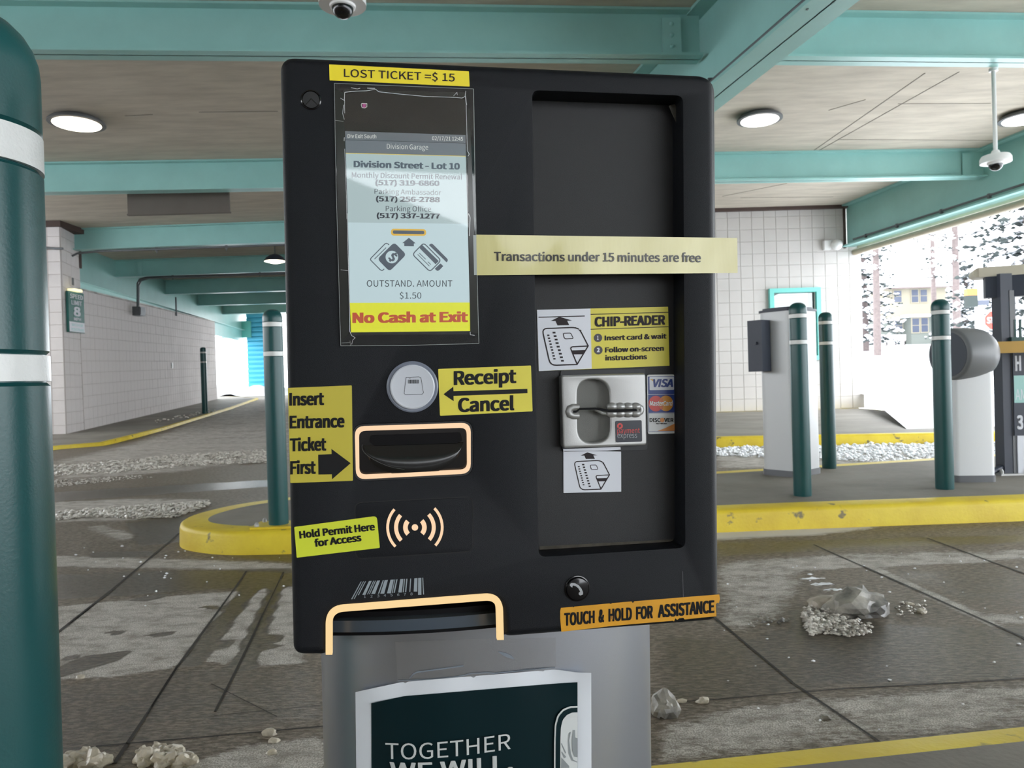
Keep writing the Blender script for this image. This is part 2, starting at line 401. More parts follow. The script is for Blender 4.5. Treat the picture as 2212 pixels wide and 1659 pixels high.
WET = [
    (P((90, 1240), (640, 1225), (660, 1268), (400, 1278), (90, 1300)), 0.75, 0.05),
    (P((90, 1478), (430, 1445), (700, 1440), (720, 1560), (500, 1590), (300, 1620), (90, 1650)), 0.55, 0.06),
    (P((90, 1065), (600, 1035), (600, 1050), (90, 1085)), 1.0, 0.05),
    (P((270, 1130), (400, 1115), (400, 1170), (300, 1180)), 1.0, 0.06),
    (P((190, 1192), (330, 1190), (330, 1203), (195, 1205)), 1.0, 0.03),
    (P((375, 1150), (420, 1180), (520, 1206), (660, 1215), (660, 1200), (400, 1145)), 1.1, 0.03),
    (P((1540, 1170), (2300, 1150), (2300, 1172), (1800, 1190), (1540, 1206)), 0.65, 0.06),
    (P((1420, 1372), (1600, 1378), (1760, 1345), (2300, 1352), (2300, 1462), (1800, 1486), (1500, 1520), (1420, 1530)), 0.72, 0.06),
    (P((1700, 1320), (1760, 1310), (1900, 1345), (1880, 1380), (1720, 1378)), 1.0, 0.05),
    (P((1900, 1235), (2300, 1215), (2300, 1318), (2110, 1312)), 0.5, 0.08),
    # damp strips along the two sawn joints and the puddle marks beside them
    (P((384, 1440), (430, 1440), (560, 1268), (530, 1262)), 1.5, 0.02),
    (P((498, 1446), (546, 1446), (612, 1262), (588, 1262)), 1.5, 0.02),
    (P((102, 1456), (180, 1418), (285, 1405), (250, 1428), (110, 1468)), 1.4, 0.02),
    (P((138, 1420), (176, 1412), (172, 1422), (142, 1426)), 1.4, 0.01),
    (P((320, 1370), (372, 1364), (366, 1374), (324, 1376)), 1.4, 0.01),
    (P((444, 1398), (458, 1386), (498, 1384), (492, 1400), (450, 1404)), 1.5, 0.01),
    (P((545, 1378), (600, 1370), (615, 1376), (590, 1390), (540, 1392)), 1.4, 0.01),
    (P((565, 1398), (600, 1388), (607, 1394), (590, 1404), (568, 1404)), 1.4, 0.01),
    (P((422, 1308), (470, 1310), (525, 1318), (520, 1323), (440, 1313)), 1.4, 0.01),
    (P((235, 1366), (252, 1360), (272, 1364), (262, 1371), (240, 1371)), 1.3, 0.01),
    (P((275, 1298), (330, 1285), (372, 1284), (320, 1299)), 1.2, 0.02),
]
def poly_mask(X, Y, poly, soft):
    p = np.array(poly); q = np.roll(p, -1, 0)
    inside = np.zeros(X.shape, bool); d2 = np.full(X.shape, 1e9)
    for (x0, y0), (x1, y1) in zip(p, q):
        c = ((y0 > Y) != (y1 > Y)) & (X < (x1 - x0) * (Y - y0) / ((y1 - y0) or 1e-9) + x0); inside ^= c
        dx, dy = x1 - x0, y1 - y0; t = np.clip(((X - x0) * dx + (Y - y0) * dy) / (dx * dx + dy * dy + 1e-12), 0, 1)
        d2 = np.minimum(d2, (X - x0 - t * dx) ** 2 + (Y - y0 - t * dy) ** 2)
    sd = np.sqrt(d2) * np.where(inside, 1, -1)
    return sst(-soft, soft, sd)
def build_floor():
    xs = np.concatenate([np.arange(-14, -4, .25), np.arange(-4, 4, .033), np.arange(4, 8.01, .2)])
    ys = np.concatenate([np.arange(-12.6, 1.2, .4), np.arange(1.2, 3.4, .022), np.arange(3.4, 6, .045), np.arange(6, 12, .1), np.arange(12, 34.1, .35)])
    X, Y = np.meshgrid(xs, ys); nx, ny = len(xs), len(ys)
    k = sst(-2.0, -5.5, X); k = np.where(X < -5.5, 1.0, np.where(X > -2, 0.0, sst(0, 1, (-2 - X) / 3.5)))
    Z = 0.03 * np.maximum(0, Y - 13) * k
    salt = np.zeros_like(X) + 0.12; wet = np.zeros_like(X)
    for poly, s, soft in SALT: salt = np.maximum(salt, poly_mask(X, Y, poly, soft) * s)
    for poly, s, soft in WET: wet = np.maximum(wet, poly_mask(X, Y, poly, soft) * s)
    # the damp marks lie over the salt
    salt = np.where(wet > 0.9, salt * np.clip(1.6 - wet, 0, 1), salt)
    me = bpy.data.meshes.new('floor'); co = np.stack([X, Y, Z], -1).reshape(-1, 3)
    idx = np.arange(nx * ny).reshape(ny, nx)
    fa = np.stack([idx[:-1, :-1], idx[:-1, 1:], idx[1:, 1:], idx[1:, :-1]], -1).reshape(-1, 4)
    me.vertices.add(len(co)); me.vertices.foreach_set('co', co.ravel())
    me.loops.add(fa.size); me.loops.foreach_set('vertex_index', fa.ravel())
    me.polygons.add(len(fa)); me.polygons.foreach_set('loop_start', np.arange(len(fa)) * 4)
    me.update(calc_edges=True); me.validate()
    for nme, arr in (('salt', salt), ('wet', wet)):
        a = me.attributes.new(nme, 'FLOAT', 'POINT'); a.data.foreach_set('value', arr.ravel().astype(np.float32))
    me.shade_smooth()
    return link('floor', me, m_floor)
floor = tag(build_floor(), kind='structure')

# sawn and cast joints in the slab, filled with dark sealant and road dirt
m_joint = mat('joint_filler', (0.022, 0.019, 0.016), 0.7)
m_jointp = mat('pale_joint_grit', (0.34, 0.31, 0.26), 0.8)
def joint(pts, wd=0.009, m=m_joint):
    mb = MB(); q = [G(x, y) for x, y in pts]
    for a, b in zip(q, q[1:]):
        n = max(1, int((b - a).length / 0.25)); d = (b - a); sd = V((-d.y, d.x, 0)).normalized()
        pr = None
        for i in range(n + 1):
            c = a + d * (i / n); ww = wd * R_.uniform(0.7, 1.2) / 2; jt = R_.uniform(-1, 1) * 0.002
            cur = (c + sd * (ww + jt), c - sd * (ww - jt))
            if pr:
                v = [pr[0], pr[1], cur[1], cur[0]]
                mb.add([(p.x, p.y, gz(p.x, p.y) + 0.0015) for p in v] + [(p.x, p.y, gz(p.x, p.y) - 0.01) for p in v],
                       [(0, 1, 2, 3), (0, 4, 5, 1), (2, 6, 7, 3)])
            pr = cur
    return mb.build('floor_joint', m, floor)
joint([(92, 1392), (240, 1276), (388, 1152)], 0.016)
joint([(150, 1348), (215, 1298)], 0.006, m_jointp)
joint([(246, 1650), (386, 1437), (522, 1250), (532, 1234)], 0.010)
joint([(320, 1540), (386, 1437)], 0.003, m_jointp)
joint([(466, 1537), (606, 1250), (612, 1236)], 0.007)
joint([(206, 1613), (700, 1570), (1540, 1512)], 0.006)
joint([(462, 1547), (700, 1523)], 0.004)
joint([(456, 1478), (598, 1548)], 0.004)
joint([(1757, 1177), (1860, 1222), (2212, 1379), (2300, 1419)], 0.012)
joint([(1300, 1134), (1540, 1332), (1710, 1473), (1745, 1497), (1885, 1592), (1960, 1650)], 0.010)
joint([(2004, 1163), (2230, 1246)], 0.012)
joint([(1540, 1512), (1805, 1489), (2260, 1464)], 0.006)

# snow outside
def snow_field(name, f, xs, ys):
    mb = MB(); n = len(xs)
    for y in ys:
        for x in xs: mb.v.append(f(x, y))
    for j in range(len(ys) - 1):
        for i in range(n - 1):
            a = j * n + i; mb.f.append((a, a + 1, a + n + 1, a + n)); mb.mi.append(0)
    o = mb.build(name, m_snow, None, 60); tag(o, kind='structure'); return o
def fr(u, y):
    xl = min(4.95 + 0.38 * (y - 9.3), 7.1) if y < 15 else 7.1
    x = xl + u * 110
    base = 0.13 + (y - 9.3) / 60 * 3.05 if y > 9.3 else 0.0
    return (x, y, base + 0.05 * noise.noise(V((x * .3, y * .3, 0))) * min(1, u * 20))
snow_field('snow_ground', fr, [(i / 40) ** 2.2 for i in range(41)], [9.3 + 80 * (i / 60) ** 1.6 for i in range(61)])
snow_field('snow_ground', lambda u, y: (8.0 + u * 110, y, -0.004 + (0.02 * noise.noise(V((u * 30, y * .4, 2))) if u > 0 else 0)), [(i / 30) ** 2 for i in range(31)], [-60 + i * 2.31 for i in range(31)])
snow_field('snow_ground', lambda x, y: (x, y, 0.62 + 0.05 * (y - 34)), [-90, -40, -14, -8, 0, 7.1], [34, 45, 60, 90])
snow_field('snow_ground', lambda x, y: (x, y, max(0, 0.03 * (y - 13)) + 0.02), [-110, -60, -30, -14], [-60, -20, 0, 13, 20, 34, 90])
snow_field('snow_ground', lambda x, y: (x, y, -0.004), [-14, 0, 8.0], [-60, -20, -12.2])

# ---------------------------------------------------------------- kerbed islands and walkways
def offset_in(path, d):
    """inward offset of a counter-clockwise closed outline"""
    n = len(path); out = []
    for i in range(n):
        a, b, c = V(path[i - 1]), V(path[i]), V(path[(i + 1) % n])
        t1 = (b - a).normalized(); t2 = (c - b).normalized(); nn = (V((-t1.y, t1.x)) + V((-t2.y, t2.x)))
        nn.normalize(); k = max(0.35, nn.dot(V((-t1.y, t1.x)))); out.append(b + nn * (d / k))
    return out
def smooth_path(pts, n=6):
    out = []; m = len(pts)
    for i in range(m):
        p0, p1, p2, p3 = (V(pts[(i + k - 1) % m]) for k in range(4))
        for j in range(n):
            t = j / n
            out.append(0.5 * ((2 * p1) + (p2 - p0) * t + (2 * p0 - 5 * p1 + 4 * p2 - p3) * t * t + (3 * p1 - p0 - 3 * p2 + p3) * t ** 3))
    return out
def island(name, path, h, top_band, m_top=None, zf=None, r=0.025):
    """kerb ring (painted) plus a concrete deck; path counter-clockwise in plan"""
    zf = zf or (lambda x, y: 0.0); m_top = m_top or m_isl
    path = [V((p[0], p[1])) for p in path]
    if sum(a.x * b.y - b.x * a.y for a, b in zip(path, path[1:] + path[:1])) < 0: path = path[::-1]
    rings = [(0, -0.01), (0.004, h - r * 1.1), (r * .35, h - r * .4), (r, h), (top_band, h + 0.002)]
    mb = MB(); n = len(path)
    for d, z in rings:
        for p in offset_in(path, d): mb.v.append((p.x, p.y, z + zf(p.x, p.y)))
    for k in range(len(rings) - 1):
        for i in range(n):
            j = (i + 1) % n; mb.f.append((k * n + i, k * n + j, (k + 1) * n + j, (k + 1) * n + i)); mb.mi.append(0)
    root = empty(name); tag(root, kind='structure')
    mb.build('kerb', m_yel, root, 50)
    ins = offset_in(path, top_band - 0.002)
    d = MB(); tri = tessellate_polygon([[V((p.x, p.y, 0)) for p in ins]])
    d.add([(p.x, p.y, h + 0.002 + zf(p.x, p.y)) for p in ins], [t for t in tri]); d.build('deck', m_top, root)
    return root
isl = smooth_path([(3.5, 4.29), (6.8, 4.55), (6.95, 5.6), (6.8, 6.95), (1.64, 5.90), (0.3, 5.66), (-1.0, 5.40), (-1.50, 5.23), (-1.86, 4.93), (-2.0, 4.55),
                   (-1.93, 4.24), (-1.72, 4.05), (-1.4, 3.965), (-0.6, 4.0), (1.17, 4.19)], 5)
right_island = island('floor_island', isl, 0.125, 0.16)
near_isl = smooth_path([(0.29, 1.497), (1.11, 1.612), (3.0, 1.87), (3.2, 1.1), (3.0, 0.66), (1.0, 0.40), (-1.0, 0.13), (-2.5, -0.05), (-2.75, 0.5), (-2.5, 1.04), (-1.5, 1.22), (-0.6, 1.37)], 5)
near_island = island('floor_island', near_isl, 0.125, 0.085)
far_w = [(-0.2, 9.13), (2.8, 9.0), (5.0, 8.72), (7.0, 8.5), (7.0, 14.9), (-0.2, 14.9)]
far_walk = island('floor_walkway', far_w, 0.125, 0.12, m_walk)
lk = [(Gr(x, y).x, Gr(x, y).y) for x, y in ((558, 863), (500, 884), (452, 899), (353, 930), (223, 963), (137, 970), (85, 976), (-60, 985))]
lw = lk + [(-11.5, 11.3), (-12.5, 14.0), (-12.5, 31.0)]
island('floor_walkway', lw, 0.06, 0.07, m_walk, zf=lambda x, y: gz(x, y), r=0.015)

# ---------------------------------------------------------------- block walls
def block_mesh(name, mod, dep=0.009, gap=0.006, ch=0.004):
    g, t = gap / 2, mod; mb = MB()
    mb.add([(g, 0, g), (t - g, 0, g), (t - g, 0, t - g), (g, 0, t - g),
            (g + ch, -dep, g + ch), (t - g - ch, -dep, g + ch), (t - g - ch, -dep, t - g - ch), (g + ch, -dep, t - g - ch)],
           [(4, 5, 6, 7), (0, 1, 5, 4), (1, 2, 6, 5), (2, 3, 7, 6), (3, 0, 4, 7)])
    return mb
def block_wall(root, p0, p1, z0, z1, mod, m, mm, thick=0.2, slope=0.0, holes=(), cap=300, wall=None):
    """blocks face the right-hand side of p0->p1 (towards -normal); each block is a part"""
    p0, p1 = V((*p0, z0)), V((*p1, z0)); d = p1 - p0; Lh = math.hypot(d.x, d.y); ang = math.atan2(d.y, d.x)
    M = Matrix.Translation(p0) @ Matrix.Rotation(ang, 4, 'Z') @ Matrix.Rotation(-math.atan(slope), 4, 'Y')
    nc = max(1, round(Lh / mod)); nr = max(1, round((z1 - z0) / mod)); k = Lh / (nc * mod)
    b = MB(); ht = nr * mod
    if not holes: b.box((0, 0, 0), (Lh, thick, ht))
    else:
        hx0, hx1, hz0, hz1 = holes[0]
        b.box((0, 0, 0), (hx0, thick, ht)); b.box((hx1, 0, 0), (Lh, thick, ht)); b.box((hx0, 0, 0), (hx1, thick, hz0)); b.box((hx0, 0, hz1), (hx1, thick, ht))
    o = b.build('mortar_bed', mm, root); o.matrix_local = M
    bm = block_mesh('block', mod); sm = link('block', bm.mesh('block'), m, root); me = sm.data; bpy.data.objects.remove(sm)
    cells = []
    for i in range(nc):
        for j in range(nr):
            x = i * mod * k; z = j * mod
            if any(hx0 - mod * .5 < x < hx1 - mod * .5 and hz0 - mod * .5 < z < hz1 - mod * .5 for hx0, hx1, hz0, hz1 in holes): continue
            cells.append((x, z))
    for x, z in cells[:cap]:
        q = bpy.data.objects.new('block', me); C.objects.link(q); q.parent = root
        q.matrix_local = M @ Matrix.Translation(V((x, R_.uniform(-.0015, .0015), z))) @ Matrix.Diagonal((k, 1, 1, 1))
    if cells[cap:]:
        r = MB()
        for x, z in cells[cap:]: r.add([(v[0] * k + x, v[1], v[2] + z) for v in bm.v], bm.f)
        q = r.build('far_blocks', m, root); q.matrix_local = M; q['kind'] = 'stuff'
    return M
MOD = 0.243
# right wall with the office window
wr = tag(empty('wall_right'), kind='structure')
wx0, wx1 = W(1660, 640, 14.9).x, W(1770, 640, 14.9).x
wz1 = W(1710, 623, 14.9).z; wz0 = wz1 - 1.45
x0r = 7.09 - 29 * MOD
block_wall(wr, (x0r, 14.88), (7.09, 14.92), 0.127, 0.127 + 17 * MOD, MOD, m_blockw, m_mortarw, 0.25,
           holes=[(wx0 - x0r, wx1 - x0r, wz0 - 0.127, wz1 - 0.127)], cap=298 + 0)
MB().box((x0r, 15.13, 0), (x0r + 0.2, 33, 4.2)).build('return_wall', m_blockw, wr)
MB().box((6.84, 15.17, 0.1), (7.09, 33, 4.2)).build('return_wall', m_blockw, wr)
MB().box((x0r, 14.80, 4.14), (7.0, 15.1, 4.199)).build('top_joint', m_brown, wr)
MB().box((6.74, 14.86, 3.34), (6.78, 14.9, 4.2)).build('top_joint', m_brown, wr)
wn = tag(empty('window_1', (0, 0, 0)), kind='structure')
fz0, fz1 = wz0, wz1; fw = 0.085
mb = MB()
mb.box((wx0, 14.82, fz1 - fw), (wx1, 15.0, fz1)); mb.box((wx0, 14.82, fz0), (wx1, 15.0, fz0 + fw))
mb.box((wx0, 14.82, fz0 + fw), (wx0 + fw, 15.0, fz1 - fw)); mb.box((wx1 - fw, 14.82, fz0 + fw), (wx1, 15.0, fz1 - fw))
mb.build('window_frame', m_tealb, wn)
MB().box((wx0 + fw, 14.93, fz0 + fw), (wx1 - fw, 14.936, fz1 - fw)).build('glass_pane', m_glass, wn)
m_blind = mat('pale_blind', (0.45, 0.52, 0.52), 0.5)
nb = 26
for i in range(nb):
    z = fz0 + fw + (i + .5) * (fz1 - fz0 - 2 * fw) / nb
    mb = MB(); mb.box((wx0 + fw, 14.965, z - 0.019), (wx1 - fw - 0.12, 14.972, z + 0.019)); mb.build('blind_slat', m_blind, wn)
MB().box((wx0, 15.01, fz0), (wx1, 15.12, fz1)).build('room_beyond', mat('dark_room', (0.05, 0.08, 0.08), 0.8), wn)

# left wall: a pier, then the long wall that climbs with the ramp
wl = tag(empty('wall_left'), kind='structure')
block_wall(wl, (-8.62, 14.30), (-8.83, 15.26), 0.03, 4.10, MOD, m_block, m_mortar, 0.04)
block_wall(wl, (-12.3, 14.25), (-8.62, 14.28), 0.02, 4.10, MOD, m_block, m_mortar, 0.05, cap=240)
MB().box((-12.3, 14.2, 4.09), (-8.56, 15.25, 4.199)).build('top_joint', m_brown, wl)
MB().box((-8.88, 15.22, 3.45), (-8.80, 15.30, 4.2)).build('top_joint', m_brown, wl)
wl2 = tag(empty('wall_left_ramp'), kind='structure')
def left_wall():
    p0, p1 = (-8.80, 15.2), (-10.95, 27.5)
    # blocks face +x (the road): run far -> near so that the near 300 come last, then reverse the order
    d = V((p0[0] - p1[0], p0[1] - p1[1], 0)); Lh = d.length; z_near, sl = 0.08, 0.0285
    M = Matrix.Translation(V((p0[0], p0[1], z_near))) @ Matrix.Rotation(math.atan2(p1[1] - p0[1], p1[0] - p0[0]), 4, 'Z') @ Matrix.Rotation(-math.atan(sl), 4, 'Y')
    nr = 12; mod = MOD; nc = round(Lh / mod); k = Lh / (nc * mod)
    MB().box((0, 0, -0.3), (Lh, 0.22, nr * mod)).build('mortar_bed', m_mortar, wl2).matrix_local = M
    MB().box((-0.02, -0.03, nr * mod), (Lh, 0.24, nr * mod + 0.03)).build('wall_cap', mat('bare_mortar_cap', (0.62, 0.60, 0.57), 0.8, var=.5, vscale=3), wl2).matrix_local = M
    bm = block_mesh('block', mod); me = bm.mesh('block'); me.materials.append(m_block); cnt = 0; r = MB()
    for i in range(nc):
        for j in range(nr):
            if cnt < 300:
                q = bpy.data.objects.new('block', me); C.objects.link(q); q.parent = wl2
                q.matrix_local = M @ Matrix.Translation(V((i * mod * k, R_.uniform(-.002, .002), j * mod))) @ Matrix.Diagonal((k, 1, 1, 1)); cnt += 1
            else: r.add([(v[0] * k + i * mod * k, v[1], v[2] + j * mod) for v in bm.v], bm.f)
    q = r.build('far_blocks', m_block, wl2); q.matrix_local = M; q['kind'] = 'stuff'
left_wall()
MB().box((-12.9, -12.3, 0), (-12.6, 14.3, 1.9)).build('wall_face', m_block, tag(empty('wall_left_added'), kind='structure'))  # unseen parapet added to cut the light from the left
# ---------------------------------------------------------------- ceiling, girders and beams
m_ceil = mat('board_marked_concrete', (0.57, 0.515, 0.43), 0.85, col2=(0.43, 0.385, 0.32), vscale=2.6, bump=0.8, bscale=18, stretch=(0.5, 2.2, 1))
ZC = 4.2
cl = tag(empty('ceiling'), kind='structure')
MB().prism([(-13, -12.3), (10.4, -12.3), (8.95, 0), (7.55, 10.0), (7.12, 14.95), (7.1, 34), (-13, 34)], ZC, ZC + 0.25).build('slab', m_ceil, cl)
m_line = mat('ceiling_form_line', (0.22, 0.20, 0.17), 0.9)
def cline(a, b, wd=0.012):
    pa, pb = G(*a, ZC), G(*b, ZC); pa.z = pb.z = ZC - 0.001; MB().bar(pa, pb, wd, 0.006).build('form_line', m_line, cl)
for a, b in (((1998, 158), (1755, 327)), ((2072, 155), (1760, 330)), ((1790, 238), (1870, 215)), ((1940, 224), (2140, 223)), ((1810, 301), (2170, 303)),
             ((1600, 427), (1800, 425)), ((1560, 424), (1700, 396)), ((270, 250), (330, 247)), ((430, 242), (600, 240))): cline(a, b)

def beam(name, a, b, zb, ztop=ZC, fwid=0.2, ft=0.022, wt=0.014, anchor=None, bolts=False):
    """a steel I-section from a to b (plan points)"""
    a, b = V((*a, 0)), V((*b, 0)); root = tag(empty(name), kind='structure')
    def zz(z): return a + V((0, 0, z)), b + V((0, 0, z))
    MB().bar(*zz((zb + ztop) / 2), wt, ztop - zb).build('web', m_teal, root)
    MB().bar(*zz(zb + ft / 2), fwid, ft).build('bottom_flange', m_teal, root)
    MB().bar(*zz(ztop - ft / 2 - 0.003), fwid, ft).build('top_flange', m_teal, root)
    return root
ZB = 3.77
b1l = beam('ceiling_beam', (-10, 5.78), (1.80, 6.78), ZB)
b1r = beam('ceiling_beam', (2.0, 6.80), (7.9, 7.33), ZB)
beam('ceiling_beam', (-12, 10.43), (1.10, 11.02), ZB); beam('ceiling_beam', (1.20, 11.03), (7.35, 11.33), ZB)
beam('ceiling_beam', (-9.1, 15.02), (0.2, 14.72), ZB)
for y0, y1 in ((18.75, 18.45), (22.4, 22.3), (25.7, 25.8), (28.9, 29.0)):
    beam('ceiling_beam', (-9.44 - (y0 - 14.9) * 0.125, y0), (0.3, y1), ZB)
beam('ceiling_beam', (-11, 1.6), (2.9, 2.3), ZB); beam('ceiling_beam', (3.1, 2.3), (8.5, 2.7), ZB)
for yy in (-2.4, -6.6, -10.8): beam('ceiling_beam', (-12, yy - .5), (9.2, yy + .4), ZB)
def gpt(y): return (1.93 - 0.2035 * (y - 6.38), y)
g1 = beam('ceiling_girder', gpt(14.85), gpt(-6.5), 3.36, fwid=0.33, ft=0.03)
def g2x(y): return 6.80 + (14.9 - y) * 0.137
g2 = beam('ceiling_girder', (g2x(14.86), 14.86), (g2x(-6.5), -6.5), 3.36, fwid=0.26, ft=0.03)
def g0x(y): return -9.45 - (y - 14.9) * 0.125
g0 = tag(empty('ceiling_girder'), kind='structure')
MB().bar((g0x(14.9), 14.9, 3.54), (g0x(33), 33, 3.54), 0.014, 1.32).build('web', m_teal, g0)
MB().bar((g0x(15.3), 15.3, 3.37), (g0x(33), 33, 3.37), 0.3, 0.03).build('bottom_flange', m_teal, g0)
# bolted end plate where the first beam meets the big girder
ep = W(1484, 90, 6.70)
MB().box((1.45, 6.715, 3.80), (1.62, 6.735, 4.13)).build('splice_plate', m_teal, b1l)
for k in range(3):
    bz = 3.87 + k * 0.10
    MB().lathe([(0.018, 0), (0.018, 0.008), (0.010, 0.018)], 12, (1.535, 6.715, bz), V((0, -1, 0))).build('bolt', m_teal, b1l)
for x, y in ((7.05, 11.29), (-9.25, 18.7), (-9.6, 22.35), (-9.95, 25.75)):
    MB().box((x - .11, y - .02, 3.80), (x + .02, y - .008, 4.14)).build('splice_plate', m_teal, cl)
# outside gutter pipe under the edge girder
MB().tube([(g2x(14.9) + .16, 14.9, 3.26), (g2x(-6) + .16, -6, 3.26)], 0.062, 14).build('trim_1', m_beige, None, 40)
tag(bpy.data.objects['trim_1'], kind='structure')
MB().bar((g2x(14.9) + .27, 14.9, 3.36), (g2x(-6) + .27, -6, 3.36), 0.12, 0.10).build('trim_2', m_beige)
tag(bpy.data.objects['trim_2'], kind='structure')

def conduit(label, pts, r=0.014, clamps=(), m=m_pipe):
    mb = MB(); mb.tube(pts, r, 8); o = empty('conduit', pts[0]); tag(o, label, 'pipe')
    q = mb.build('pipe', m, o, 50); q.location = -V(pts[0])
    for c in clamps:
        c = V(c); k = MB().box((c.x - .022, c.y - .02, c.z - .035), (c.x + .022, c.y + .02, c.z + .035)); k.box((c.x - .006, c.y - .01, c.z - .075), (c.x + .006, c.y + .01, c.z - .03))
        z = k.build('clamp', m_pipe, o); z.location = -V(pts[0])
    return o
def off(pt, dx, z): return (pt[0] + dx, pt[1], z)
conduit('thin steel conduit clamped along the big diagonal girder', [off(gpt(14.6), -.12, 3.43), off(gpt(-3), -.12, 3.43)], 0.016,
        [off(gpt(y), -.12, 3.43) for y in (6.45, 5.05, 8.5)])
conduit('dark conduit along the edge girder by the exit opening', [(g2x(14.5) - .10, 14.5, 3.45), (g2x(0) - .10, 0, 3.45)], 0.018,
        [(g2x(y) - .10, y, 3.44) for y in (14.1, 13.2, 12.1, 11.1)])
conduit('pair of conduits bending down from the beam to a box on the ramp wall', [(-4.0, 18.40, 3.72), (-9.08, 18.55, 3.72), (-9.23, 18.55, 3.68), (-9.29, 18.55, 3.58), (-9.31, 18.55, 3.0)], 0.026,
        [(-8.4, 18.53, 3.72), (-6.2, 18.47, 3.72)])
conduit('second conduit bending down beside it to the ramp wall', [(-4.0, 18.28, 3.68), (-8.95, 18.42, 3.68), (-9.14, 18.42, 3.62), (-9.20, 18.42, 3.5), (-9.22, 18.42, 3.0)], 0.022)
conduit('conduit run under the third ceiling beam', [(-1.0, 14.6, 3.70), (-8.2, 14.80, 3.70), (-8.60, 14.80, 3.67), (-8.70, 14.80, 3.62)], 0.022, [(-5.6, 14.75, 3.70), (-7.0, 14.78, 3.70)])
conduit('short conduit drop further up the ramp wall', [(-9.99, 22.2, 3.66), (-9.99, 22.2, 3.10)], 0.024)
conduit('curved conduit on the face of the block pier', [W(75, 582, 14.2), W(77, 552, 14.2), W(85, 540, 14.2), W(100, 535, 14.2), W(122, 537, 14.2), W(136, 537, 14.2)], 0.022)
jb = empty('junction_box', (-9.25, 18.48, 2.86)); tag(jb, 'dark electrical box high on the ramp wall under the conduits', 'box')
MB().box((-.10, -.14, -.10), (.10, .14, .12)).build('box_body', m_pipe, jb); MB().box((.10, -.12, -.08), (.112, .12, .10)).build('box_cover', m_pipe, jb)
jb2 = empty('junction_box', W(345, 789, 20.3)); tag(jb2, 'small pale outlet box halfway up the ramp wall', 'box')
p = W(355, 790, 21.6); jb2.location = (-9.93, 21.6, p.z); MB().box((0, -.05, -.08), (.05, .05, .08)).build('box_body', m_white, jb2); MB().box((.05, -.04, -.06), (.057, .04, .06)).build('box_cover', m_white, jb2)
jb3 = empty('junction_box', (-8.72, 14.72, W(148, 608, 14.7).z)); tag(jb3, 'small grey box on the pier above the speed limit sign', 'box')
MB().box((0, -.05, -.09), (.06, .05, .09)).build('box_body', m_block, jb3); MB().box((.06, -.035, -.075), (.065, .035, .075)).build('box_cover', m_grey, jb3)
wl_ = W(80, 595, 14.2); o = empty('wall_lamp', wl_); tag(o, 'small teal-lit strip lamp on the face of the block pier', 'lamp')
MB().box((-.10, -.03, -.045), (.07, .04, .03)).build('housing', m_grey, o); MB().box((-.09, -.045, -.02), (.05, -.03, .01)).build('diffuser', m_tealb, o)

m_duct = mat('brown_access_panel', (0.12, 0.10, 0.085), 0.7, var=.15, vscale=2)
a, b = W(276, 464, 11.25), W(495.5, 460.5, 11.25)
o = empty('hanging_board', (a.x, 11.25, a.z)); tag(o, 'flat brown rectangular board hanging behind the second ceiling beam', 'board')
MB().box((0, 0, 0), (b.x - a.x, .05, .40)).build('board', m_duct, o)
MB().box((-.01, -.008, -.01), (b.x - a.x + .01, .058, .012)).build('edge_channel', m_duct, o)
for xx in (.2, b.x - a.x - .2): MB().tube([(xx, .025, .39), (xx, .025, ZC - a.z - .0)], .012, 8).build('hanger_rod', m_pipe, o)

# ---------------------------------------------------------------- lamps
def round_lamp(px, py, r, label, z=ZC - 0.07, warm=False):
    p = G(px, py, z); o = empty('ceiling_lamp', (p.x, p.y, ZC)); tag(o, label, 'lamp', None)
    MB().lathe([(r * .8, -.001), (r * 1.0, -.03), (r * 1.1, -.055), (r * 1.1, -.075), (r * .92, -.078)], 36).build('housing', m_grey, o, 50)
    MB().lathe([(r * .92, -.0785), (r * .9, -.086)], 36).build('diffuser', m_lampw if warm else m_lamp, o)
round_lamp(166, 267, .285, 'round white ceiling lamp near the green bollard', warm=True)
round_lamp(1641, 259, .255, 'round white ceiling lamp beside the big diagonal girder')
round_lamp(2212, 257, .27, 'round white ceiling lamp cut by the right edge of the photo')
o = empty('pendant_lamp', W(594, 560, 17.0)); tag(o, 'domed high-bay pendant lamp hanging over the ramp', 'lamp')
MB().lathe([(.03, .12), (.10, .10), (.19, .04), (.25, -.05)], 28).build('lamp_shade', m_dgrey, o, 50)
MB().lathe([(.235, -.05), (.20, -.06), (.05, -.10)], 28).build('diffuser', m_lampw, o)
MB().tube([(0, 0, .11), (0, 0, ZC - o.location.z)], .012).build('stem', m_pipe, o)

# ---------------------------------------------------------------- dome cameras
def dome_camera(loc, ztop, label, s=1.0):
    o = empty('dome_camera', loc); tag(o, label, 'camera')
    MB().lathe([(.135 * s, 0), (.135 * s, .045 * s), (.12 * s, .07 * s), (.045 * s, .085 * s), (.03 * s, .12 * s)], 32).build('housing', m_white, o, 40)
    MB().lathe([(.075 * s, .002), (.072 * s, -.012 * s), (.066 * s, -.016 * s)], 32).build('trim_ring', m_white, o, 40)
    MB().lathe([(.062 * s * math.cos(t), -.014 * s - .062 * s * math.sin(t)) for t in [i * math.pi / 2 / 8 for i in range(8)]] + [(.002, -.077 * s)], 28).build('dome', m_black, o, 60)
    MB().tube([(0, 0, .11 * s), (0, 0, ztop - loc[2])], .019 * s, 12).build('pole', m_white, o, 50)
    MB().lathe([(.04 * s, ztop - loc[2] - .03), (.04 * s, ztop - loc[2])], 16).build('mount', m_white, o, 40)
    return o
p = W(2151, 352, 7.17); dome_camera((p.x, p.y, p.z), ZB, 'white dome security camera on a pole hung from the ceiling beam')
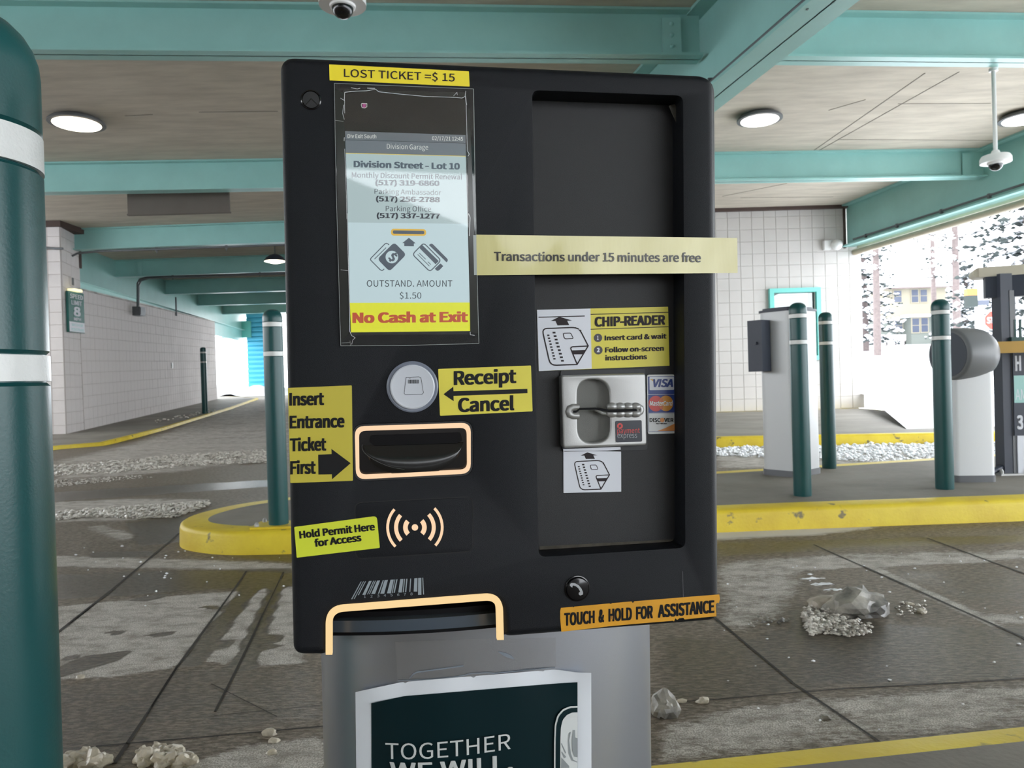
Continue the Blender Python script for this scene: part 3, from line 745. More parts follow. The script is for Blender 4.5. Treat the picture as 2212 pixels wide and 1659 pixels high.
p = W(740, 12, 4.3); dome_camera((p.x, p.y, p.z), ZC, 'dark-domed security camera above the ticket terminal')
p = W(1808, 531, 14.72); o = empty('wall_lamp', (p.x, 14.88, p.z)); tag(o, 'white globe lamp on the block wall under the edge girder', 'lamp')
MB().box((-.22, -.10, -.06), (-.09, 0, .12)).build('bracket', m_white, o)
MB().lathe([(.004, -.105)] + [(.105 * math.sin(t), -.105 * math.cos(t)) for t in [i * math.pi / 10 for i in range(1, 10)]] + [(.004, .105)], 24, (.0, -.16, .02)).build('globe', m_white, o, 80)

# ---------------------------------------------------------------- bollards
def bollard(x, y, z, label, h=1.19, r=.0535, bands=((.073, .024), (.235, .024)), plate=False, n=40):
    o = empty('bollard', (x, y, z)); tag(o, label, 'bollard', 'green bollards with white bands')
    cap = .05
    prof = [(r * .985, 0), (r, .01)]
    for d, t in sorted(bands, reverse=True):
        prof += [(r, h - d - t - .004), (r - .003, h - d - t - .001), (r - .003, h - d + .001), (r, h - d + .004)]
    prof += [(r, h - cap)] + [(r * (math.cos(t) ** .75), h - cap + cap * math.sin(t)) for t in [i * math.pi / 2 / 7 for i in range(1, 7)]] + [(.001, h)]
    MB().lathe(prof, n).build('sleeve', m_bol, o, 35)
    for d, t in bands: MB().lathe([(r - .001, h - d - t), (r + .0005, h - d - t), (r + .0005, h - d), (r - .001, h - d)], n).build('reflective_band', m_band, o, 35)
    if plate:
        MB().box((-.13, -.09, 0), (.13, .09, .012)).build('base_plate', m_yel, o)
        for sx in (-1, 1):
            for sy in (-1, 1): MB().lathe([(.013, .012), (.013, .024), (.006, .034)], 8, (sx * .10, sy * .065, 0)).build('bolt', m_cast, o)
    return o
def on_isl(px, py, z=0.127): return G(px, py, z)
q = on_isl(596, 1135, .139); bollard(q.x, q.y + .05, .127, 'green bollard on a bolted plate at the rounded island nose', h=1.20, plate=True)
q = on_isl(1738, 1072); bollard(q.x, q.y + .03, .127, 'green bollard standing in front of the silver cabinet', h=1.20)
q = on_isl(2047, 1057); bollard(q.x, q.y + .03, .127, 'green bollard standing in front of the barrier housing', h=1.205)
q = on_isl(1795, 1012); bollard(q.x, q.y + .03, .127, 'green bollard half hidden behind the silver cabinet', h=1.235)
q = Gr(443, 893, .062); bollard(q.x, q.y, .06 + gz(q.x, q.y), 'distant green bollard on the walkway along the ramp wall', h=143 / 1600 * q.y, r=.075, bands=((.12, .035), (.37, .035)))
bollard(-.441, .60, .127, 'large near green bollard at the left beside the ticket terminal', h=1.086, r=.0575, bands=((.10, .029), (.282, .021)), n=72)

# ---------------------------------------------------------------- silver cabinet seen from behind (a twin of the ticket terminal)
def rbox(w_, d_, r, n=5):
    out = []
    for cx_, cy_, a0 in ((w_ / 2 - r, d_ / 2 - r, 0), (-w_ / 2 + r, d_ / 2 - r, 90), (-w_ / 2 + r, -d_ / 2 + r, 180), (w_ / 2 - r, -d_ / 2 + r, 270)):
        for i in range(n + 1):
            a = math.radians(a0 + 90 * i / n); out.append((cx_ + r * math.cos(a), cy_ + r * math.sin(a)))
    return out
q = on_isl(1725, 1028); o = empty('cabinet', (q.x, q.y + .13, .127), math.radians(38)); tag(o, 'tall silver cabinet with a dark cap behind the bollards', 'cabinet')
MB().prism(rbox(.36, .30, .07), .045, 1.22).build('body', m_silver2, o, 30)
MB().prism(rbox(.37, .31, .07), 0, .045).build('plinth', m_grey, o, 30)
MB().prism(rbox(.375, .315, .07), 1.22, 1.236).prism(rbox(.33, .27, .06), 1.236, 1.25).build('top_cap', m_dgrey, o, 30)
MB().box((.1795, -.04, .045), (.186, .035, 1.222)).build('yellow_edge_strip', mat('cabinet_yellow', (.80, .50, .01), .4), o)
MB().box((-.02, .1495, .1), (-.012, .1515, 1.2)).build('panel_seam', m_grey, o)
hq = W(1655, 740, 5.5)
MB().prism([(-.30, .03), (-.19, .03), (-.19, .15), (-.30, .15)], .78, 1.16).prism([(-.315, .07), (-.30, .07), (-.30, .10), (-.315, .10)], .98, 1.0).build('terminal_head', m_dgrey, o)
q = on_isl(1798, 1006); o = empty('eye_bolt', (q.x, q.y, .127)); tag(o, 'small steel eye bolt set in the island behind the cabinet', 'bolt')
MB().tube([(0, 0, 0), (0, 0, .04)], .006, 8).build('shank', m_cast, o)
MB().tube([(.02 * math.cos(t), 0, .058 + .02 * math.sin(t)) for t in [i * math.pi / 6 for i in range(13)]], .006, 8).build('ring', m_cast, o, 50)

# ---------------------------------------------------------------- barrier gate
q = on_isl(2108, 1042); gq = V((q.x + .02, q.y + .12, .127)); o = empty('barrier_gate', gq, math.radians(-8)); tag(o, 'barrier gate with white body, grey drum head and yellow arm', 'barrier')
MB().prism(rbox(.25, .24, .03), .045, .80).build('body', mat('barrier_white', (.70, .71, .73), .4), o, 30)
MB().prism(rbox(.262, .25, .035), 0, .045).build('plinth', m_grey, o, 30)
MB().box((-.127, -.06, .06), (-.1255, .10, .78)).build('side_face', m_beige, o)  # darker beige sheet over the body's left side
ax = V((math.cos(math.radians(23)), math.sin(math.radians(23)), 0)); hz = W(2100, 765, gq.y).z - .127
mb = MB(); mb.lathe([(.02, -.175), (.155, -.175), (.170, -.168), (.177, -.155), (.178, -.02)], 40, (.02, -.02, hz), ax); mb.build('drum_head', mat('drum_grey', (.17, .175, .185), .42), o, 40)
mb = MB(); mb.lathe([(.1765, -.019), (.1765, .02), (.170, .06), (.148, .10), (.115, .125), (.06, .135), (.01, .136)], 40, (.02, -.02, hz), ax); mb.build('drum_nose', mat('drum_grey2', (.17, .175, .185), .42), o, 40)
MB().lathe([(.150, -.1755), (.150, -.178)], 32, (.02, -.02, hz), ax).build('end_disc', mat('drum_dark', (.045, .055, .075), .5), o)
MB().lathe([(.008, 0), (.008, .004)], 10, (-.045, -.198, hz - .045), V((0, -1, 0))).build('screw', m_dgrey, o)
MB().box((.10, -.02, hz + .0), (3.2, .02, hz + .078)).build('barrier_arm', mat('arm_yellow', (.46, .26, .03), .5, var=.1), o)

# ---------------------------------------------------------------- canopy frame and sign at the right edge
yc = 5.35; pp = G(2172, 1026, .127); o = empty('canopy_frame', (pp.x + .045, pp.y + .05, .127)); tag(o, 'dark steel canopy frame with a pale roof edge beside the barrier arm', 'canopy')
cb = V(o.location)
MB().box((-.048, -.05, .01), (.052, .05, 1.42)).build('post', m_dgrey, o)
MB().box((.012, -.054, .01), (.052, -.0505, 1.30)).build('post_face', m_grey, o)
MB().box((-.10, -.09, 0), (.11, .09, .012)).build('base_plate', m_cast, o)
for sx, sy in ((-.085, -.07), (.09, -.07), (.09, .07)): MB().lathe([(.014, .012), (.014, .03), (.006, .045)], 8, (sx, sy, 0)).build('bolt', m_cast, o)
MB().tube([(-.055, -.02, .05), (-.16, -.06, .02)], .022, 10).build('drain_pipe', m_dgrey, o)
dx, dy = .95, -.42
a = W(2126, 622, 5.33) - cb; za, zb_ = (W(2126, 645, 5.33) - cb).z, (W(2126, 600, 5.33) - cb).z
MB().bar((a.x, a.y, (za + zb_) / 2), (a.x + dx * 2, a.y + dy * 2, (za + zb_) / 2), .10, zb_ - za).build('header_beam', m_dgrey, o)
rr = W(2100, 600, 5.4) - cb; mb = MB()
e0 = V((rr.x + .03, rr.y, zb_ + .035)); mb.bar(e0, e0 + V((dx * 2.2, dy * 2.2, 0)), .22, .068); mb.build('roof_edge', mat('canopy_beige', (.55, .50, .40), .5), o)
mb = MB(); mb.lathe([(.034, -.10), (.034, .10)], 16, e0, V((dy, -dx, 0)).cross(V((0, 0, 1))).cross(V((0, 0, 1)))); mb.build('roof_nose', MATS['canopy_beige'], o, 40)

sg = G(2203, 1026, .127); o = empty('notice_stand', (sg.x + .17, sg.y, .127), math.radians(-6)); tag(o, 'narrow dark and teal notice stand at the right edge of the photo', 'sign')
def sz(py): return W(2204, py, sg.y).z - .127
x0s, x1s = -.195, .15
MB().box((x0s + .02, -.012, 0), (x1s, .012, sz(941))).build('lower_board', m_swhite, o)
MB().box((x0s, -.016, sz(941)), (x1s, .016, sz(742))).build('upper_board', m_dgrey, o)
MB().box((x0s + .003, -.0175, sz(870)), (x1s, -.0162, sz(811))).build('teal_stripe', m_teal, o)
MB().box((x0s - .012, -.03, sz(742)), (x1s, .03, sz(728))).build('top_cap', mat('sign_green', (.02, .07, .06), .5), o)
lettering('H', (x0s + .012, -.0185, sz(800)), (x0s + .05, -.0185, sz(800)), .10, (0, 0, 1), m_swhite, o, .02)
lettering('AM', (x0s + .010, -.0185, sz(864)), (x0s + .08, -.0185, sz(864)), .075, (0, 0, 1), m_swhite, o, .0)
lettering('3', (x0s + .014, -.0185, sz(926)), (x0s + .055, -.0185, sz(926)), .09, (0, 0, 1), m_swhite, o, .02)
for k in range(2): MB().box((x0s + .02 + k * .035, -.006, sz(728)), (x0s + .033 + k * .035, .006, sz(690))).build('post_top', mat('sign_green', (.02, .07, .06), .5), o)

# speed limit sign on the pier side
o = empty('speed_limit_sign', (-8.64, 14.42, W(156, 677, 14.6).z)); tag(o, 'tall green and white speed limit sign on the side of the pier', 'sign')
# the board stands square to the road: face towards +x
za, zb_ = W(155, 719, 14.7).z - o.location.z, W(155, 632, 14.7).z - o.location.z
zm = W(155, 697, 14.7).z - o.location.z; xf = .075
MB().box((xf - .05, -.02, za), (xf, .50, zb_)).build('board', mat('sign_board_green', (.02, .14, .12), .4), o)
MB().box((xf, -.015, za + .01), (xf + .002, .495, zm)).build('white_panel', m_swhite, o)
sgw = m_swhite
def st(s, ya, yb, zpx, h, bold=.012): lettering(s, (xf + .003, ya, W(155, zpx, 14.7).z - o.location.z), (xf + .003, yb, W(155, zpx, 14.7).z - o.location.z), h, (0, 0, 1), sgw, o, bold)
st('SPEED', .03, .46, 646.5, .085); st('LIMIT', .07, .42, 660, .085); st('8', .13, .36, 683, .17, .016); st('MPH', .13, .37, 693.5, .06)
sgw = m_tealb
st('WATCH FOR', .06, .43, 706, .05, 0); st('PEDESTRIANS', .04, .46, 716, .05, 0)
mat('sign_lamp_glow', (.8, .8, .6), .4, emit=(1, .9, .5), es=1.0)
MB().box((xf - .05, .04, zb_), (xf + .09, .30, zb_ + .05)).build('sign_lamp', MATS['sign_lamp_glow'], o)

# the wall added behind the camera for reflections comes last
# ================================================================== OUTSIDE
m_bark = mat('pale_bark', (.15, .12, .115), .9, var=.3, vscale=6)
m_need = mat('dark_needles', (.030, .040, .038), .9)
m_twig = mat('grey_twigs', (.09, .08, .076), .9)
m_hw = mat('house_cream', (.22, .20, .15), .8); m_hg = mat('house_sage', (.115, .128, .115), .8)
m_hwin = mat('house_window_dark', (.05, .06, .09), .3)
m_red = mat('stop_red', (.62, .035, .02), .5)
def gy(x, y): return 0.13 + (y - 9.3) / 60 * 3.05 if y > 9.3 else 0.0
# house
Yh = 66.0
def wp(px, py, y=Yh): return W(px, py, y)
a = wp(1876, 747); b = wp(2062, 742); zt = wp(1950, 622).z; zmid = wp(1950, 686).z; xs0 = wp(1958, 700).x
o = empty('house', ((a.x + b.x) / 2, Yh, a.z - .3)); tag(o, 'two-storey cream and sage house across the snowy street', 'house'); oc = V(o.location)
def bx(name, p, q, m, par=None, chk=o):
    r = MB().box(tuple(V(p) - oc), tuple(V(q) - oc)).build(name, m, chk); return r
bx('upper_wall', (a.x - .6, Yh, zmid), (b.x, Yh + 7, zt), m_hw)
bx('lower_wall', (a.x - .6, Yh + .2, a.z - .6), (xs0, Yh + 7, zmid), m_hg)
bx('porch_wall', (xs0, Yh - .8, a.z - .6), (b.x, Yh + 7, zmid), m_hg)
bx('porch_roof', (xs0 - .5, Yh - 1.1, zmid - .05), (b.x + .2, Yh + .1, zmid + .18), m_snow)
mb = MB(); e = .5; rz = wp(1950, 575).z
mb.add([V(v) - oc for v in ((a.x - 1.1, Yh - e, zt), (b.x + .5, Yh - e, zt), (b.x + .5, Yh + 7.5, zt), (a.x - 1.1, Yh + 7.5, zt), (a.x - .6, Yh + 3.5, rz), (b.x, Yh + 3.5, rz))],
       [(0, 1, 5, 4), (2, 3, 4, 5), (0, 4, 3), (1, 2, 5), (3, 2, 1, 0)]); mb.build('roof', m_snow, o)
bx('eave', (a.x - 1.1, Yh - .55, zt - .12), (b.x + .5, Yh - .45, zt + .02), m_bark)
def hwin(x0, x1, y0, y1, yd):
    p, q = wp(x0, y1, yd), wp(x1, y0, yd); f = .09
    r = MB().box(tuple(V((p.x - f, yd - .06, p.z - f)) - oc), tuple(V((q.x + f, yd, q.z + f)) - oc)).build('window', m_hw, o)
    MB().box(tuple(V((p.x, yd - .08, p.z)) - oc), tuple(V((q.x, yd - .05, (p.z + q.z) / 2 - .03)) - oc)).build('pane', m_hwin, r)
    MB().box(tuple(V((p.x, yd - .08, (p.z + q.z) / 2 + .03)) - oc), tuple(V((q.x, yd - .05, q.z)) - oc)).build('pane', m_hwin, r)
hwin(1931, 1946, 628, 653, Yh); hwin(1969, 1982, 626, 653, Yh); hwin(1988, 2001, 626, 652, Yh)
hwin(1932.5, 1948, 692, 716, Yh + .2); hwin(1970.5, 1984, 688, 718, Yh - .8); hwin(1990, 2003, 687, 717, Yh - .8)
# snow-covered bench rails in front of the house
p0, p1 = W(1898, 752, 50), W(1960, 748, 50); o = empty('bench', (p0.x, 50, gy(0, 50))); tag(o, 'snow-covered bench in front of the sage house wall', 'bench'); oc = V(o.location)
wd = p1.x - p0.x; mb = MB(); mb.box((0, -.3, 0), (wd, .3, .25)); mb.build('seat', m_snow, o)
MB().box((0, .2, .35), (wd, .32, .5)).build('rail', m_snow, o); MB().box((0, .15, .6), (wd, .37, .98)).build('rail', m_snow, o)
for k in range(4): MB().box((k * (wd - .1) / 3, .2, 0), (k * (wd - .1) / 3 + .1, .32, .9)).build('post', m_bark, o)

def tree(px, ybase, y, hgt, kind, label, seed, r=2.0, bare=False):
    rr = random.Random(seed); p = W(px, 750, y); z0 = gy(p.x, y) - .3
    o = empty('tree', (p.x, y, z0)); tag(o, label, 'tree')
    tr = MB(); tr.tube([(0, 0, 0), (rr.uniform(-.1, .1), 0, hgt * .5), (0, 0, hgt)], [.05 * r + .12, .04 * r + .08, .03], 8); tr.build('trunk', m_bark, o, 60)
    f, s, br = MB(), MB(), MB()
    nl = 17 if kind == 'spruce' else 13
    for l in range(nl):
        t = (l + .5) / nl; z = hgt * ((.10 if kind == 'spruce' else .34) + (.88 if kind == 'spruce' else .62) * t)
        rad = r * ((1 - t) ** .8 + .06) if kind == 'spruce' else r * (.35 + .8 * math.sin(math.pi * (t * .8 + .1))) * rr.uniform(.6, 1.1)
        nb = 9 if kind == 'spruce' else 5
        for k in range(nb):
            an = 2 * math.pi * (k + rr.random() * .7) / nb; L_ = rad * rr.uniform(.75, 1.1); dz = -.22 * L_ if kind == 'spruce' else .18 * L_
            e = V((math.cos(an) * L_, math.sin(an) * L_, z + dz)); br.tube([(0, 0, z), tuple(e)], [.035, .012], 4, cap=False)
            nn = int((4 if bare else 8) * (.5 + L_))
            for i in range(nn):
                u = rr.uniform(.2, 1.05); c = V((0, 0, z)).lerp(e, u) + V((rr.gauss(0, .13), rr.gauss(0, .13), rr.gauss(0, .08)))
                q = rr.random()
                if q < (.62 if not bare else .3): f.blob(c - V((0, 0, .07)), rr.uniform(.08, .17), rr.random(), flat=.5)
                if q > .28: s.blob(c + V((0, 0, .05)), rr.uniform(.09, .2), rr.random(), flat=.5)
    br.build('branches', m_twig, o)['kind'] = 'stuff'; f.build('needles', m_need, o)['kind'] = 'stuff'; s.build('snow_clumps', m_snow, o)['kind'] = 'stuff'
tree(2235, 0, 27, 10.5, 'spruce', 'large dark snow-laden spruce above the canopy roof', 3, 3.1)
tree(2330, 0, 34, 12, 'spruce', 'dark snowy spruce behind the notice stand', 4, 3.6)
tree(2068, 0, 44, 15, 'pine', 'tall pale-trunked pine beside the traffic signal', 5, 2.3, True)
tree(1895, 0, 38, 13, 'pine', 'snowy pine with a pink-grey trunk in front of the house', 6, 1.7, True)
tree(2090, 0, 52, 6.5, 'spruce', 'low snowy spruce between the house and the signal', 8, 2.6)
tree(2020, 0, 56, 15, 'pine', 'thin bare snowy tree behind the porch roof', 9, 2.0, True)
tree(2150, 0, 60, 9, 'spruce', 'distant snowy spruce behind the stop sign', 10, 3.0)
tree(1870, 0, 48, 11, 'spruce', 'snowy spruce at the corner of the block wall', 11, 2.4)

p = W(2116, 700, 21); o = empty('utility_pole', (p.x, 21, gy(0, 21) - .2)); tag(o, 'white utility pole left of the stop sign', 'pole')
MB().tube([(0, 0, 0), (0, 0, W(2116, 560, 21).z - o.location.z)], .112, 16).build('pole', mat('pole_white', (.85, .86, .88), .6), o, 50)
z = W(2116, 655, 21).z - o.location.z; MB().box((-.12, -.16, z - .07), (.18, -.115, z + .07)).build('street_plate', m_hwin, o)
p = W(2097, 640, 20.5); o = empty('traffic_signal', (p.x, 20.5, p.z)); tag(o, 'traffic signal with an amber light near the white pole', 'traffic light')
MB().box((-.14, -.07, -.30), (.15, .1, .015)).build('housing', m_need, o)
MB().box((-.13, -.07, .015), (.15, .1, .20)).build('lit_head', mat('amber_lit', (.06, .03, .01), .4, emit=(1.0, .50, .08), es=1.0), o)
MB().tube([(0, .05, .1), (0.22, .3, .12)], .03, 8).build('bracket', m_pipe, o)
p = W(2147, 692, 19); o = empty('stop_sign', (p.x, 19, gy(0, 19) - .1)); tag(o, 'red octagonal stop sign behind the canopy post', 'sign'); zc = p.z - o.location.z
R0 = 21 / 1600 * 19
for nme, rr_, yy, mm in (('border', R0, 0, m_swhite), ('face', R0 * .92, -.012, m_red)):
    mb = MB(); pts = [(rr_ / math.cos(math.pi / 8) * math.cos(math.radians(22.5 + 45 * i)), zc + rr_ / math.cos(math.pi / 8) * math.sin(math.radians(22.5 + 45 * i))) for i in range(8)]
    mb.add([(x, yy, z) for x, z in pts] + [(x, yy + .01, z) for x, z in pts], [tuple(range(8)), tuple(range(15, 7, -1))] + [(i, (i + 1) % 8, 8 + (i + 1) % 8, 8 + i) for i in range(8)]); mb.build(nme, mm, o)
lettering('STOP', (-R0 * .78, -.02, zc - R0 * .28), (R0 * .78, -.02, zc - R0 * .28), R0 * .6, (0, 0, 1), m_swhite, o, .012)
MB().tube([(0, .02, 0), (0, .02, zc + R0)], .035, 8).build('post', m_pipe, o)

# blue ribbed wall at the top of the ramp, and the bank of snow in front of it
m_blue = mat('sky_blue_cladding', (.06, .38, .56), .5)
o = empty('ribbed_cladding', (-11.45, 32, .5)); tag(o, 'sky-blue ribbed metal cladding at the top of the ramp', 'cladding')
xw = W(588, 700, 32).x + 11.45; x00 = W(533, 700, 32).x + 11.45
for k in range(18):
    z = .0 + k * .2; MB().add([(x00, 0, z), (xw, 0, z), (xw, -.05, z + .06), (x00, -.05, z + .06), (xw, -.05, z + .14), (x00, -.05, z + .14), (xw, 0, z + .2), (x00, 0, z + .2)],
                                [(0, 1, 2, 3), (3, 2, 4, 5), (5, 4, 6, 7)]).build('rib', m_blue, o)
MB().box((x00, .0, 0), (xw, .06, 3.6)).build('backing', m_blue, o)
o = MB().box((W(472, 700, 31.6).x, 31.9, 3.05), (W(531, 700, 31.6).x + .1, 32.1, 3.75)).build('trim_3', m_tealb); tag(o, kind='structure')
def heap(name, label, cat, cx, cy, z, rx, ry, h, m, seed, n=26, par=None):
    mb = MB(); rr = random.Random(seed)
    for j in range(n):
        for i in range(n):
            u, v = i / (n - 1) * 2 - 1, j / (n - 1) * 2 - 1
            d = math.hypot(u, v) * (1 + .25 * noise.noise(V((u * 2, v * 2, seed)))); k = max(0, 1 - d * d)
            zz = h * k ** .7 * (1 + .8 * noise.noise(V((u * 4, v * 4, seed + 3)))) - .01
            mb.v.append((u * rx, v * ry, max(zz, -.012)))
    for j in range(n - 1):
        for i in range(n - 1):
            a_ = j * n + i; q = (a_, a_ + 1, a_ + n + 1, a_ + n)
            if max(mb.v[t][2] for t in q) > -.008: mb.f.append(q); mb.mi.append(0)
    o = mb.build(name, m, None, 50); o.location = (cx, cy, z); tag(o, label, cat); return o
heap('snow_bank', 'bank of snow in front of the blue cladding at the ramp top', 'snow', -11.0, 30.8, gz(-11, 30.8), 2.6, 1.0, .35, m_snow, 2)

# ================================================================== ROCKS, ICE AND SLUSH ON THE FLOOR
def lump(name, label, cat, px, py, size, m, seed, sub=3, zb=0.0, rough=.35, par=None, rz=0, sm=16):
    bm = bmesh.new(); bmesh.ops.create_icosphere(bm, subdivisions=sub, radius=1.0)
    for v in bm.verts:
        n1 = noise.noise(v.co * 1.1 + V((seed * 3.1, 0, 0))); n2 = noise.noise(v.co * 2.9 + V((0, seed * 1.7, 0))); c = noise.cell(v.co * 2.2 + V((seed, seed, 0)))
        v.co *= 1 + rough * n1 + rough * .45 * n2 + .10 * c
        v.co.z = max(v.co.z, -.45)
    me = bpy.data.meshes.new(name); 
    for v in bm.verts: v.co = V((v.co.x * size[0], v.co.y * size[1], (v.co.z + .45) * size[2]))
    bm.to_mesh(me); bm.free()
    p = G(px, py, zb); o = link(name, me, m, None, sm); o.location = (p.x, p.y + size[1] * .7, zb - .002); o.rotation_euler[2] = rz
    return tag(o, label, cat)
r1 = lump('ice_boulder', 'big dirty grey lump of ice lying on the wet lane', 'ice', 1866, 1336, (.105, .08, .062), m_rock, 5, 3, rough=.46, rz=.2, sm=20)
lump('ice_boulder', 'tan slab of ice leaning against the big grey lump', 'ice', 1806, 1318, (.085, .05, .034), mat('tan_ice', (.46, .41, .34), .5, var=.4, vscale=14, bump=1, bscale=80), 9, 3, rough=.4)
lump('ice_boulder', 'small grey stone beside the silver pedestal', 'stone', 1438, 1552, (.036, .034, .042), m_rock, 12, 3, rough=.4)
def crumbs(name, label, pts, n, rad, m, seed, h=.012, zb=0.0, cat='slush'):
    """a spread of loose crumbs nobody could count"""
    rr = random.Random(seed); poly = [G(x, y, zb) for x, y in pts]; cx_ = sum(p.x for p in poly) / len(poly); cy_ = sum(p.y for p in poly) / len(poly)
    x0, x1 = min(p.x for p in poly), max(p.x for p in poly); y0, y1 = min(p.y for p in poly), max(p.y for p in poly)
    def ins(x, y):
        c = False; k = len(poly)
        for i in range(k):
            a_, b_ = poly[i], poly[(i + 1) % k]
            if (a_.y > y) != (b_.y > y) and x < (b_.x - a_.x) * (y - a_.y) / (b_.y - a_.y) + a_.x: c = not c
        return c
    mb = MB(); t = 0
    while t < n:
        x, y = rr.uniform(x0, x1), rr.uniform(y0, y1)
        t += 1
        if not ins(x, y): continue
        s = rad * rr.uniform(.4, 1.5) * (1 + y * .03); mb.blob((x - cx_, y - cy_, s * .25 + rr.random() ** 3 * h), s, rr.random(), flat=.55)
    o = mb.build(name, m); o.location = (cx_, cy_, gz(cx_, cy_) + zb); tag(o, label, cat, kind='stuff'); return o
crumbs('slush', 'crushed pale slush heap below the big lump of ice', [(1732, 1330), (1752, 1322), (1795, 1328), (1815, 1345), (1850, 1352), (1888, 1366), (1868, 1372), (1830, 1376), (1790, 1370), (1750, 1374), (1738, 1356)], 2200, .0065, m_slush, 1, .028)
crumbs('ice_crumbs', 'crumbs of ice to the right of the big lump', [(1930, 1300), (2000, 1300), (2010, 1325), (1940, 1335)], 60, .007, m_slush, 2)
crumbs('ice_crumbs', 'sparse crumbs left of the slush heap', [(1620, 1338), (1705, 1332), (1700, 1350), (1620, 1355)], 40, .008, m_rock, 3)
sw = G(1765, 1262)
for i, (x, y, sx, sy) in enumerate(((1752, 1250, .085, .02), (1775, 1262, .09, .035), (1800, 1274, .075, .022), (1750, 1241, .02, .015))):
    q = G(x, y); heap('snow_patch', 'thin white snow streak above the big lump of ice, piece %s' % ('nearest its left end', 'widest in the middle', 'nearest the lump', 'smallest and highest')[i], 'snow', q.x, q.y, 0.0, sx, sy, .012, m_snow, 20 + i, 14)
crumbs('slush', 'ridge of grey slush across the road left of the island', [(90, 1112), (200, 1104), (330, 1094), (455, 1086), (450, 1094), (380, 1118), (300, 1122), (200, 1117), (90, 1128)], 4200, .011, m_slush, 5, .02)
crumbs('slush', 'band of churned slush near the far road bend', [(90, 1010), (350, 988), (575, 972), (575, 1000), (400, 1008), (250, 1022), (90, 1030)], 3600, .014, m_slush, 6, .02)
crumbs('slush', 'slush strip hugging the yellow kerb of the ramp walkway', [(330, 942), (450, 908), (555, 876), (575, 880), (460, 915), (350, 950)], 1500, .018, m_slush, 7, .02)
crumbs('slush', 'thin slush line across the middle of the left road', [(90, 1040), (300, 1028), (330, 1032), (90, 1056)], 700, .008, m_slush, 8)
crumbs('slush', 'snowy slush in the far lane beyond the right island', [(1540, 968), (2230, 955), (2230, 985), (1900, 1000), (1540, 985)], 3500, .02, m_snow, 9, .02)
crumbs('ice_crumbs', 'scattered white ice grit on the left lane', [(110, 1180), (600, 1170), (640, 1300), (110, 1330)], 60, .006, m_snow, 10)
crumbs('ice_crumbs', 'scattered white ice grit on the right lane', [(1560, 1200), (2212, 1190), (2212, 1560), (1560, 1600)], 90, .005, m_snow, 11)
m_ice2 = mat('cloudy_brown_ice', (.62, .56, .46), .3, var=.5, vscale=20, bump=.8, bscale=120)
for i, (x, y, s) in enumerate(((128, 1668, .030), (160, 1660, .026), (196, 1664, .034), (180, 1636, .022), (150, 1645, .02), (215, 1650, .02),
                               (312, 1656, .030), (350, 1662, .034), (322, 1638, .022), (358, 1636, .026), (338, 1622, .018), (392, 1660, .030), (380, 1636, .018), (305, 1630, .016))):
    lump('ice_chunk', None, 'ice', x, y, (s * .95, s * .75, s * .7), m_ice2, 30 + i, 3, rough=.75, sm=25)
chs = [x for x in bpy.data.objects if x.name.startswith('ice_chunk')]
DESC = ["leftmost of the cluster beside the near bollard", "second out from the near green bollard", "largest of the first cluster", "set back behind the first cluster", "half behind its leftmost neighbour", "rightmost of the cluster beside the near bollard", "front left of the second cluster", "biggest in front of the second cluster", "flat one behind the left front piece", "flat one behind the biggest piece", "topmost of the second cluster", "rightmost of the second cluster", "small one behind the rightmost", "small one at its far left"]
for i, o in enumerate(chs):
    near = 'in the cluster beside the near green bollard' if i < 6 else 'in the cluster at the foot of the pale floor joint'
    o["label"] = "brownish ice chunk, %s" % DESC[i]; o['group'] = 'ice chunks ' + near
for i, (x, y, s, lb) in enumerate(((578, 1590, .016, 'pale splinter of ice left of the pedestal'), (590, 1605, .011, 'tiny ice chip just below the pale splinter'), (585, 1630, .011, 'lone beige ice chip low on the pale concrete'),
                                   (1786, 1555, .012, 'dark pebble above the yellow kerb edge'), (1520, 1520, .014, 'flat ice chip right of the small grey stone'), (1475, 1518, .010, 'tiny white ice chip beside the small grey stone'),
                                   (170, 1467, .012, 'small grey ice bit left of the pale stain'), (1995, 1325, .016, 'pale ice chip to the right of the big lump'), (1968, 1308, .013, 'pale ice chip between the lump and the floor joint'))):
    lump('ice_chip', lb, 'ice', x, y, (s * 1.3, s, s * .7), m_ice2 if 'dark' not in lb else m_rock, 60 + i, 2, rough=.4)
# ================================================================== THE TICKET TERMINAL
uc = V((.9865, -.0211, .1629)).normalized(); vc = V((.0144, .9995, .027)); vc = (vc - uc * vc.dot(uc)).normalized(); wc = uc.cross(vc)
def c2w(c): return c.x * RT - c.y * UP + c.z * FW
EU, EV, EN = c2w(uc), -c2w(vc), -c2w(wc)          # right, up, out of the face
P0 = CAM + ray(1080, 760) * .62
HB = (P0.z - .127) / EV.z
ORG = P0 - EV * HB
TM = Matrix(((EU.x, EV.x, EN.x, ORG.x), (EU.y, EV.y, EN.y, ORG.y), (EU.z, EV.z, EN.z, ORG.z), (0, 0, 0, 1)))
T = empty('ticket_terminal'); T.matrix_world = TM
tag(T, 'black drive-up ticket and payment terminal on a silver pedestal, covered in yellow stickers', 'ticket machine')
def ml(px, py, h=0.0):
    r = ray(px, py); t = ((ORG + EN * h) - CAM).dot(EN) / r.dot(EN); p = CAM + r * t - ORG
    return V((p.dot(EU), p.dot(EV), h))
PXM = (ml(1100, 800) - ml(1000, 800)).length / 100      # metres per photo pixel on the face
class Z:                                                # a zoomed crop: zoom pixel -> photo pixel
    def __init__(s, ox, oy, k): s.ox, s.oy, s.k = ox, oy, k
    def __call__(s, x, y): return (s.ox + x * s.k, s.oy + y * s.k)
